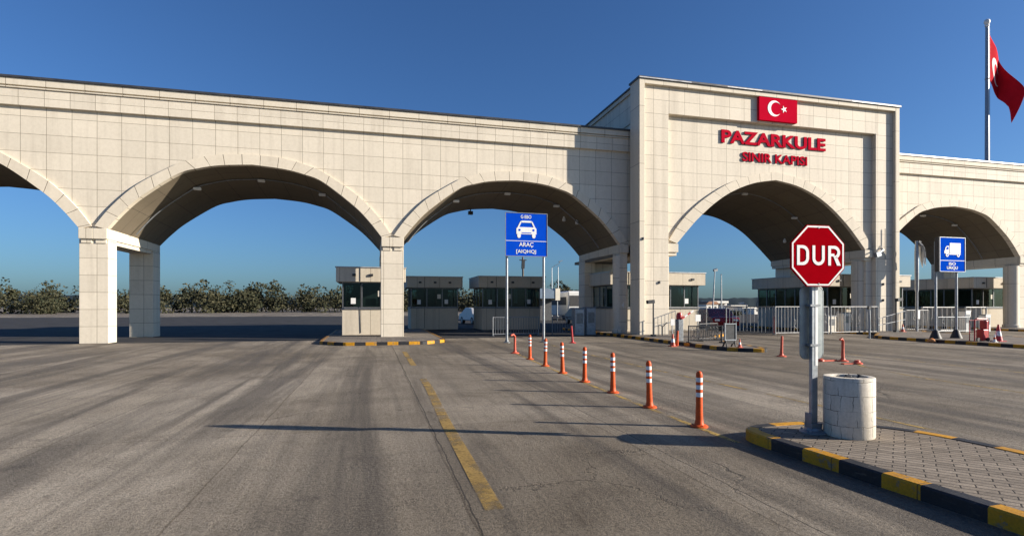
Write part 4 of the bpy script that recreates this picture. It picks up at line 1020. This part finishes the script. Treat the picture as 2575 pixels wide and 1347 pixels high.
f_.box(-.96,-.54,-8.42,-8.34,.36,.40); f_.box(-.96,-.54,-8.42,-8.34,.95,.98); f_.build('frame', M['galv'], bd_)
l_ = MB()
for x in (-.93,-.57):
    l_.tube([(x,-8.38,.37),(x,-8.45,.122)], .03, 6); l_.tube([(x,-8.36,.37),(x,-8.2,.122)], .03, 6)
l_.box(-.9,-.6,-8.41,-8.35,.24,.36); l_.build('legs', M['black'], bd_)
def notice(x, y, zb, z0, z1, w, label):
    t = thing('notice', (x,y,zb), label, 'notice')
    p_ = MB(); p_.tube([(x,y,zb),(x,y,z0+.1)], .02, 8); p_.build('post', M['galv'], t)
    b_ = MB(); b_.box(x-w/2,x+w/2,y-.04,y-.022,z0,z1); b_.build('plate', M['white_paint'], t)
notice(-1.45, -5.6, .122, .82, 1.08, .18, 'small white plate on a post beside the thick orange post')
notice(.85, -3.9, .122, .92, 1.22, .26, 'white square plate on a post behind the crowd barriers')

# boom barrier with raised stub arm on the left island
bb = thing('boom_barrier', (-.75,-5.0,.122), 'red boom barrier head with a stub of red and white arm on the island', 'boom barrier')
b = MB(); b.box(-.87,-.63,-5.12,-4.88,.122,1.05); b.build('cabinet', M['galv_dark'], bb, bevel=.02)
h = MB(); h.lathe((-.75,-5.0,1.05), [(.13,0),(.14,.14),(.10,.27),(.0,.30)], 16); h.build('head', M['redplastic'], bb, smooth=50)
for k in range(4):
    a = MB(); q = Vector((-.66+.14*k,-5.14,1.12+.085*k)); a.obox(q, (.07,0,.042), (0,.015,0), (-.018,0,.03)); a.build('arm', M['white_paint'] if k % 2 else M['redplastic'], bb)

# lane cabinets
def cabinet(x, y, z, w, d, h, mat, label, arm=None):
    t = thing('lane_cabinet', (x,y,z), label, 'cabinet', 'barrier cabinets in the lanes')
    b_ = MB(); b_.box(x-w/2,x+w/2,y-d/2,y+d/2,z,z+h); b_.build('body', M[mat], t, bevel=.03)
    c_ = MB(); c_.box(x-w/2-.02,x+w/2+.02,y-d/2-.02,y+d/2+.02,z+h+.001,z+h+.06); c_.build('lid', M['galv_dark'], t, bevel=.015)
    d_ = MB(); d_.box(x-w*.34,x+w*.34,y-d/2-.006,y-d/2-.001,z+h*.45,z+h*.85); d_.build('door', M['frame_metal'], t)
cabinet(-2.5, 2.3, 0, .55, .55, 1.45, 'galv', 'grey lane cabinet in the shade of the left arch, left of a pair')
cabinet(-1.7, 2.6, 0, .55, .55, 1.50, 'galv', 'grey lane cabinet next to the booth in the left arch, right of a pair')
cabinet(12.9, 1.0, .03, .60, .5, .95, 'cream', 'sunlit beige cabinet behind the bar gate')
cabinet(14.1, 1.1, .122, .55, .5, 1.05, 'cream', 'sunlit beige cabinet against the booth behind the bar gate')
cabinet(21.3, -.6, .03, .42, .42, 1.25, 'bus_white', 'white lane cabinet at the right end of the tubular fence')
cabinet(23.2, -.4, .03, .42, .42, 1.0, 'bus_white', 'white lane cabinet behind the short tubular fence piece')

# white post left of the right island, wrapped pole in the right arch
wp = thing('marker_pole', (10.4,-4.0,0), 'slim pale pole at the corner of the right island', 'pole')
p_ = MB(); p_.tube([(10.4,-4,0),(10.42,-4,.75),(10.38,-4,1.45)], .04, 8); p_.build('shaft', M['galv'], wp, smooth=40)
p_ = MB(); p_.box(10.31,10.45,-4.05,-3.95,1.45,1.60); p_.build('cap', M['dark_metal'], wp)
wr = thing('wrapped_pole', (17.6,-.6,.12), 'silver pole with torn plastic film flapping from its top', 'pole')
p_ = MB(); p_.lathe((17.6,-.6,.122), [(.07,0),(.07,2.3),(.10,2.4),(.115,4.6),(.08,5.3)], 14); p_.build('shaft', M['galv'], wr, smooth=40)
pw = MB()
for k in range(12):
    a0 = random.uniform(-.3,.5); pts = []
    x = 17.65; z = 5.42-random.uniform(0,.25)
    L_ = random.uniform(.4,1.4)
    for i in range(6):
        u_ = i/5; pts.append((x+ (.55*u_*(1-.55*u_)*1.6 if k < 5 else .35*u_), -.66+.12*math.sin(u_*4+k), z - L_*u_*u_ + (.05 if k<5 else 0)*math.sin(u_*9)))
    for i in range(5):
        wv = .10*(1-.5*i/5); A, B = Vector(pts[i]), Vector(pts[i+1]); o_ = Vector((.03,wv,.05))
        pw.quad(A-o_, B-o_*.9, B+o_*.9, A+o_)
pw.build('torn_film', M['plastic_wrap'], wr, smooth=60)
pbx = MB(); pbx.box(17.52,17.68,-.74,-.68,.85,1.35); pbx.build('switch_box', M['white_paint'], wr)

# red cart / water filled barrier on the right island
rc_ = thing('barrier_cart', (11.75,-8.2,.122), 'red tube framed cart with a red panel on the right island', 'cart')
f_ = MB(); f_.tube([(11.30,-8.2,.13),(11.30,-8.2,1.02),(11.42,-8.2,1.08),(12.0,-8.2,1.06),(12.08,-8.2,.95),(12.05,-8.2,.13)], .025, 8); f_.tube([(11.3,-8.0,.13),(11.3,-8.0,1.0),(12.05,-8.0,1.0),(12.05,-8,.13)], .02, 8); f_.build('frame', M['redplastic'], rc_, smooth=40)
b_ = MB(); b_.box(11.72,12.03,-8.25,-7.95,.14,.62); b_.box(11.9,12.04,-8.24,-7.96,.62,1.0); b_.build('panel', M['redplastic'], rc_, bevel=.04)
for x in (11.4, 11.95):
    w_ = MB(); w_.tube([(x,-8.3,.20),(x,-8.24,.20)], .078, 16); w_.build('wheel', M['black'], rc_, smooth=40)
og = thing('rubble_sack', (11.6,-7.0,.0), 'crumpled orange sack lying against the kerb by the lorry sign', 'sack')
s = MB(); s.lathe((10.62,-6.9,0.0), [(.15,0),(.20,.05),(.17,.12),(.08,.17),(0,.18)], 12)
for i, v in enumerate(s.v): s.v[i] = (v[0]+random.uniform(-.03,.03), v[1]+random.uniform(-.05,.05)+(v[0]-10.62)*.6, max(0, v[2]+random.uniform(-.02,.02)))
s.build('sack', plain('orange_sack', (.5,.2,.06), .7), og, smooth=60)

# ------------------------------------------------------------------ beyond the gate
def car(x, y, rz, label, paint):
    t = thing('parked_car', (x, y, 0), label, 'car'); 
    prof_ = [(-2.1,.35),(-2.15,.62),(-2.0,.86),(-1.35,.95),(-.75,1.42),(.75,1.45),(1.5,1.0),(2.05,.90),(2.15,.6),(2.1,.35)]
    b_ = MB(); rings = []
    for yy, ins in ((-.85,.06),(-.80,0),(.80,0),(.85,.06)):
        ring = []
        for px, pz in prof_:
            sh = .16 if pz > 1.1 else 0
            ring.append(b_.vert((x+px*(1-ins*.3), y+yy*(1-sh), pz-ins*.4 if pz > .5 else pz+ins*.4)))
        rings.append(ring)
    n = len(prof_)
    for a, c in zip(rings[:-1], rings[1:]):
        for k in range(n): b_.face((a[k], a[(k+1)%n], c[(k+1)%n], c[k]))
    b_.face(rings[0][::-1]); b_.face(rings[-1])
    b_.build('body', M[paint], t, smooth=35)
    w_ = MB()
    for sgn in (-1, 1):
        yy = sgn*.80
        w_.prism([(-1.15,.98),(-.68,1.36),(.02,1.38),(.02,.98)], lambda a, z, d: (x+a, y+yy*(1-.16*(z-.9)/.5)+sgn*d, z), .012, .02)
        w_.prism([(.08,.98),(.08,1.38),(.68,1.38),(1.25,1.0)], lambda a, z, d: (x+a, y+yy*(1-.16*(z-.9)/.5)+sgn*d, z), .012, .02)
    w_.build('window', M['villa_dark'], t)
    for wx in (-1.3, 1.32):
        for sgn in (-1, 1):
            ty = MB(); ty.tube([(x+wx,y+sgn*.62,.32),(x+wx,y+sgn*.86,.32)], .32, 20); wo = ty.build('wheel', M['black'], t, smooth=40)
            rm = MB(); rm.tube([(x+wx,y+sgn*.855,.32),(x+wx,y+sgn*.868,.32)], .2, 16); rm.build('rim', M['galv'], wo, smooth=40)
    for sgn in (-1, 1):
        hl_ = MB(); hl_.box(x-2.15,x-2.05,y+sgn*.58-.16,y+sgn*.58+.16,.64,.78); hl_.build('headlight', M['white_paint'], t, bevel=.02)
    t.rotation_euler = (0, 0, rz)
    return t
car(8.9, 6.4, R(75), 'dark red car parked in the shade behind the swing gate', 'car_red')
car(-1.2, 17.5, R(80), 'dark car parked beyond the left arch', 'dark_metal')
car(-4.5, 22, R(100), 'white car parked farther back beyond the left arch', 'bus_white')
car(4.4, 19.5, R(84), 'dark grey car parked beyond the sunlit booth', 'frame_metal')
bent_post((9.0, .9, .0), 1.0, 'tall orange red post behind the folded gate leaf', mat='orange', plate=False)
bent_post((-5.5, -.8, 0), .55, 'thin orange post beside the right foot of the car sign', mat='orange', lean=(.04,0), plate=False)
# lorry / bus beyond left arch
tb = thing('parked_bus', (8.6, 34, 0), 'white bus parked far behind the left arch', 'bus')
b = MB(); b.box(7.5,9.9,31,40,.45,3.25); b.build('body', M['bus_white'], tb, bevel=.18)
w_ = MB(); w_.box(7.7,9.7,30.985,30.998,1.55,2.75); w_.build('windscreen', M['villa_dark'], tb, bevel=.03)
sw = MB(); sw.box(7.485,7.498,31.4,39.6,1.7,2.6); sw.build('side_window', M['villa_dark'], tb)
for x in (7.85, 9.55):
    hl_ = MB(); hl_.box(x-.18,x+.18,30.975,30.997,.85,1.02); hl_.build('headlight', M['cream'], tb)
for wx in (7.7, 9.7):
    for yy in (32.6, 38):
        ty = MB(); ty.tube([(wx-.14,yy,.48),(wx+.14,yy,.48)], .48, 20); ty.build('wheel', M['black'], tb, smooth=40)
kc = thing('canopy_kiosk', (4.9, 31, 0), 'blue grey barrel canopy with a cream end panel behind the left arch', 'canopy')
c_ = MB(); pts = [(1.1*math.cos(R(a)), .55*math.sin(R(a))) for a in range(0, 181, 15)]
c_.prism(pts + [(-1.1,-.55),(1.1,-.55)], lambda x, z, d: (4.6+x, d, 2.95+z), 30, 34); c_.build('canopy', M['canopy'], kc, smooth=40)
e_ = MB(); e_.box(5.72,6.25,29.95,34,2.2,3.48); e_.build('end_panel', M['cream'], kc)
for px, py in ((3.6,30.2),(6.0,30.2),(3.6,33.8),(6.0,33.8)):
    p_ = MB(); p_.tube([(px,py,0),(px,py,2.5)], .07, 8); p_.build('post', M['galv_dark'], kc)
k2 = MB(); k2.box(3.9,5.8,31.5,33.5,0,2.2); k2.build('kiosk', M['frame_metal'], kc)

def lamp_post(x, y, h, label, kind='plain', lean=0, grp=None):
    t = thing('lamp_post', (x,y,0), label, 'lamp post', grp)
    p_ = MB(); p_.tube([(x,y,0),(x+lean*.5,y,h*.5),(x+lean,y,h)], [.09,.075,.05], 8); p_.build('pole', M['galv'], t, smooth=40)
    l_ = MB()
    if kind == 'flood': l_.obox((x+lean,y-.1,h+.05), (.22,0,.06), (0,.12,.03), (-.02,0,.12))
    elif kind == 'arm':
        l_.tube([(x,y,h),(x+.5,y,h+.35),(x+1.1,y,h+.6),(x+1.25,y,h+.95)], .04, 6); l_.obox((x+1.35,y,h+1.0), (.28,0,.1),(0,.12,0),(-.02,0,.05))
    elif kind == 'swan': l_.tube([(x,y,h),(x-.02,y,h+.15),(x-.14,y,h+.28),(x-.3,y,h+.30)], .035, 8); l_.obox((x-.42,y,h+.27), (.16,0,.01),(0,.09,0),(0,0,.06))
    else: l_.lathe((x+lean,y,h), [(.05,0),(.08,.05),(.0,.14)], 8)
    l_.build('lamp_head', M['white_paint'] if kind == 'swan' else M['galv_dark'], t)
lamp_post(22.95, 27.0, 5.5, 'leaning pole with a single flood lamp seen through the middle arch', 'flood', .35)
lamp_post(23.97, 26.8, 5.0, 'thin straight mast beyond the middle arch')
lamp_post(10.66, 5.42, 1.52, 'short white swan neck lamp behind the swing gate', 'swan')
lamp_post(12.2, 50.4, 7.2, 'tall lamp post with a curved arm seen through the left arch', 'arm')
lamp_post(13.1, 50.2, 7.3, 'plain mast just right of the curved lamp post')
tp = thing('timber_pole', (2.7, 32.2, 0), 'dark timber pole with a ragged top right behind the car sign', 'pole')
p_ = MB(); p_.tube([(2.7,32.2,0),(2.72,32.2,4),(2.68,32.2,7)], [.14,.11,.09], 8); p_.build('trunk', M['wood'], tp, smooth=40)
p_ = MB(); p_.obox((2.72,32.2,6.2), (.16,0,.02), (0,.14,0), (.02,0,.5)); p_.box(2.3,3.1,32.14,32.26,6.6,6.7); p_.build('transformer', M['dark_metal'], tp)

# white gatehouse, low white walls and sheds
def cam2w(X, Z):   # camera-frame ground position to gate frame
    a = R(14.4); dx, dy = X-6.604, Z-28.1
    return dx*math.cos(a)+dy*math.sin(a), -dx*math.sin(a)+dy*math.cos(a)
gx, gy = cam2w((1803-1287.5)/1364*118, 118)
gh = thing('white_gatehouse', (gx, gy, 0), 'small flat roofed white house with a dark doorway seen through the middle arch', 'house')
b = MB(); b.box(gx-1.7,gx-1.1,gy-1,gy+3,0,2.15); b.box(gx+1.1,gx+1.75,gy-1,gy+3,0,2.15); b.box(gx-1.1,gx+1.1,gy+.6,gy+3,0,2.15); b.build('wall', M['villa_white'], gh)
b = MB(); b.box(gx-1.9,gx+1.95,gy-1.3,gy+3.2,2.152,2.62); b.build('roof', M['villa_white'], gh, bevel=.04)
b = MB(); b.box(gx-1.05,gx+1.05,gy+.55,gy+.598,0,1.9); b.build('door', M['villa_dark'], gh)
def low_house(px, Z, wid, h, label, pitched=True):
    x, y = cam2w((px-1287.5)/1364*Z, Z)
    t = thing('white_house', (x,y,0), label, 'house')
    b_ = MB(); b_.box(x-wid/2,x+wid/2,y-2,y+2,0,h); b_.build('wall', M['villa_white'], t)
    r_ = MB()
    if pitched: r_.prism([(-wid/2-.2,h),(wid/2+.2,h),(wid/2-.5,h+.55),(-wid/2+.5,h+.55)], lambda a, z, d: (x+a, y+d, z+.002), -2.2, 2.2)
    else: r_.box(x-wid/2-.15,x+wid/2+.15,y-2.15,y+2.15,h+.002,h+.16)
    r_.build('roof', M['villa_white'] if not pitched else M['roof_tile'], t)
    for k in range(int(wid/1.3)):
        wx = x-wid/2+.7+k*1.3; w_ = MB(); w_.box(wx-.22,wx+.22,y-2.02,y-2.002,.5,1.0 if h < 1.6 else 1.5); w_.build('window', M['villa_dark'], t)
low_house(1842, 112, 3.6, 1.55, 'low white house with small dark windows right of the flat roofed one', False)
low_house(1868, 106, 3.2, 1.15, 'lowest white shed in the row seen through the middle arch', False)
low_house(1905, 104, 4.6, 1.0, 'long white shed behind the bars of the open gate leaf', False)
low_house(1776, 108, 2.6, 1.9, 'small white house with tiled roof half hidden by the sunlit booth')
low_house(1390, 130, 7, 2.2, 'tiled white house far beyond the left arch')
low_house(2120, 120, 9, 2.6, 'tiled white house far behind the stop sign')

# hedge mound before the houses
def leaf_mass(name, trees, mat, leaf=.55, per=150):
    mb = MB()
    for (x, y, r, h) in trees:
        lf = leaf*random.choice((.6, .8, 1.0))
        nl = [(random.uniform(-.6,.6)*r, random.uniform(-.5,.5)*r, random.uniform(.18,.93)*h, random.uniform(.30,.55)*r) for _ in range(7)]
        for _ in range(per):
            c = random.choice(nl); v = Vector((random.gauss(0,1), random.gauss(0,1), random.gauss(0,1))).normalized()*c[3]*random.uniform(.6,1.05)
            p = Vector((x+c[0], y+c[1], c[2])) + v; p.z = max(.1, p.z)
            a = Vector((random.gauss(0,1), random.gauss(0,1), random.gauss(0,1))).normalized(); b = a.cross(Vector((random.gauss(0,1), random.gauss(0,1), random.gauss(0,1)))).normalized()
            s_ = lf*random.uniform(.4,1.2)
            mb.quad(p-a*s_-b*s_*.5, p+a*s_*.2-b*s_*.6, p+a*s_+b*s_*.3, p-a*s_*.3+b*s_*.7)
        mb.tube([(x,y,0),(x,y,h*.5)], [.16,.08], 5)
    return mb.build(name, mat)
wood = []
for k in range(360):
    ang = R(random.uniform(-52, 52)); d = random.uniform(135, 175)
    X, Z = d*math.sin(ang), d*math.cos(ang); px = X/Z*1364+1287.5
    h = random.choice((random.uniform(2.6, 4.4), random.uniform(4.0, 6.0), random.uniform(5.5, 8.0)))
    if 1700 < px < 1960: continue
    if px > 1960: h *= .95
    x, y = cam2w(X, Z); wood.append((x, y, random.uniform(2.5,4.2), h))
tag(leaf_mass('far_wood', wood, M['foliage'], .40, 330), kind='stuff')
hx, hy = cam2w((1850-1287.5)/1364*88, 88)
mound = [(hx+random.uniform(-2.4,2.4), hy+random.uniform(-.8,.8), .8, .95) for _ in range(9)]
tag(leaf_mass('low_scrub', mound, M['foliage'], .14, 130), kind='stuff')

# far wooded ridge
hl_ = MB(); NX = 420; prev = None
import mathutils.noise as mn
for i in range(NX+1):
    ang = R(-60 + 120*i/NX); col = []
    for j, (d, hh) in enumerate(((560,-1),(620,5.2),(660,9.0),(700,11.6),(760,9),(900,4))):
        X, Z = d*math.sin(ang), d*math.cos(ang); x, y = cam2w(X, Z)
        z = hh + (3.0*mn.noise(Vector((ang*7,j*.6,0))) + 1.5*mn.noise(Vector((ang*70,j*.9,3))) + .8*mn.noise(Vector((ang*260,j*1.7,9))) if j else 0)
        col.append(hl_.vert((x, y, z)))
    if prev:
        for j in range(5): hl_.face((prev[j], col[j], col[j+1], prev[j+1]))
    prev = col
tag(hl_.build('hill', M['hill'], smooth=60), kind='structure')

# ------------------------------------------------------------------ light, sky, camera
SUN_EL = R(18.5); sd = Vector((.926, -.372, 0)).normalized()*math.cos(SUN_EL) + Vector((0,0,math.sin(SUN_EL)))
sl = bpy.data.lights.new('sun', 'SUN'); sl.energy = 5.0; sl.angle = R(.5); sl.color = (1, .90, .77)
so2 = bpy.data.objects.new('sun', sl); COL.objects.link(so2); so2.rotation_euler = (-sd).to_track_quat('-Z', 'Y').to_euler(); so2.location = sd*60
w = bpy.data.worlds.new('World'); scene.world = w; w.use_nodes = True
nt = w.node_tree; nt.nodes.clear()
bg = nt.nodes.new('ShaderNodeBackground'); wo = nt.nodes.new('ShaderNodeOutputWorld'); sk = nt.nodes.new('ShaderNodeTexSky')
sk.sky_type = 'NISHITA'; sk.sun_disc = False; sk.sun_elevation = SUN_EL; sk.sun_rotation = math.atan2(.926, -.372)
sk.altitude = 100; sk.air_density = 1.0; sk.dust_density = 1.3; sk.ozone_density = 2.2
bg.inputs[1].default_value = .073
tint = nt.nodes.new('ShaderNodeMix'); tint.data_type = 'RGBA'; tint.blend_type = 'MULTIPLY'; tint.inputs[0].default_value = 1; tint.inputs[7].default_value = (.35, .575, .89, 1)
nt.links.new(sk.outputs[0], tint.inputs[6]); nt.links.new(tint.outputs[2], bg.inputs[0]); nt.links.new(bg.outputs[0], wo.inputs[0])

cd = bpy.data.cameras.new('camera'); cam = bpy.data.objects.new('camera', cd); COL.objects.link(cam)
cam.location = (-13.383, -25.575, 1.63); cam.rotation_euler = (R(90), 0, R(-14.4))
cd.sensor_fit = 'HORIZONTAL'; cd.sensor_width = 36; cd.lens = 36*1364/2575; cd.shift_y = 94.5/2575; cd.clip_end = 5000; cd.clip_start = .05
scene.camera = cam
scene.view_settings.view_transform = 'Standard'; scene.view_settings.look = 'None'; scene.view_settings.gamma = 1; scene.view_settings.exposure = 1.0
scene.view_settings.use_curve_mapping = False
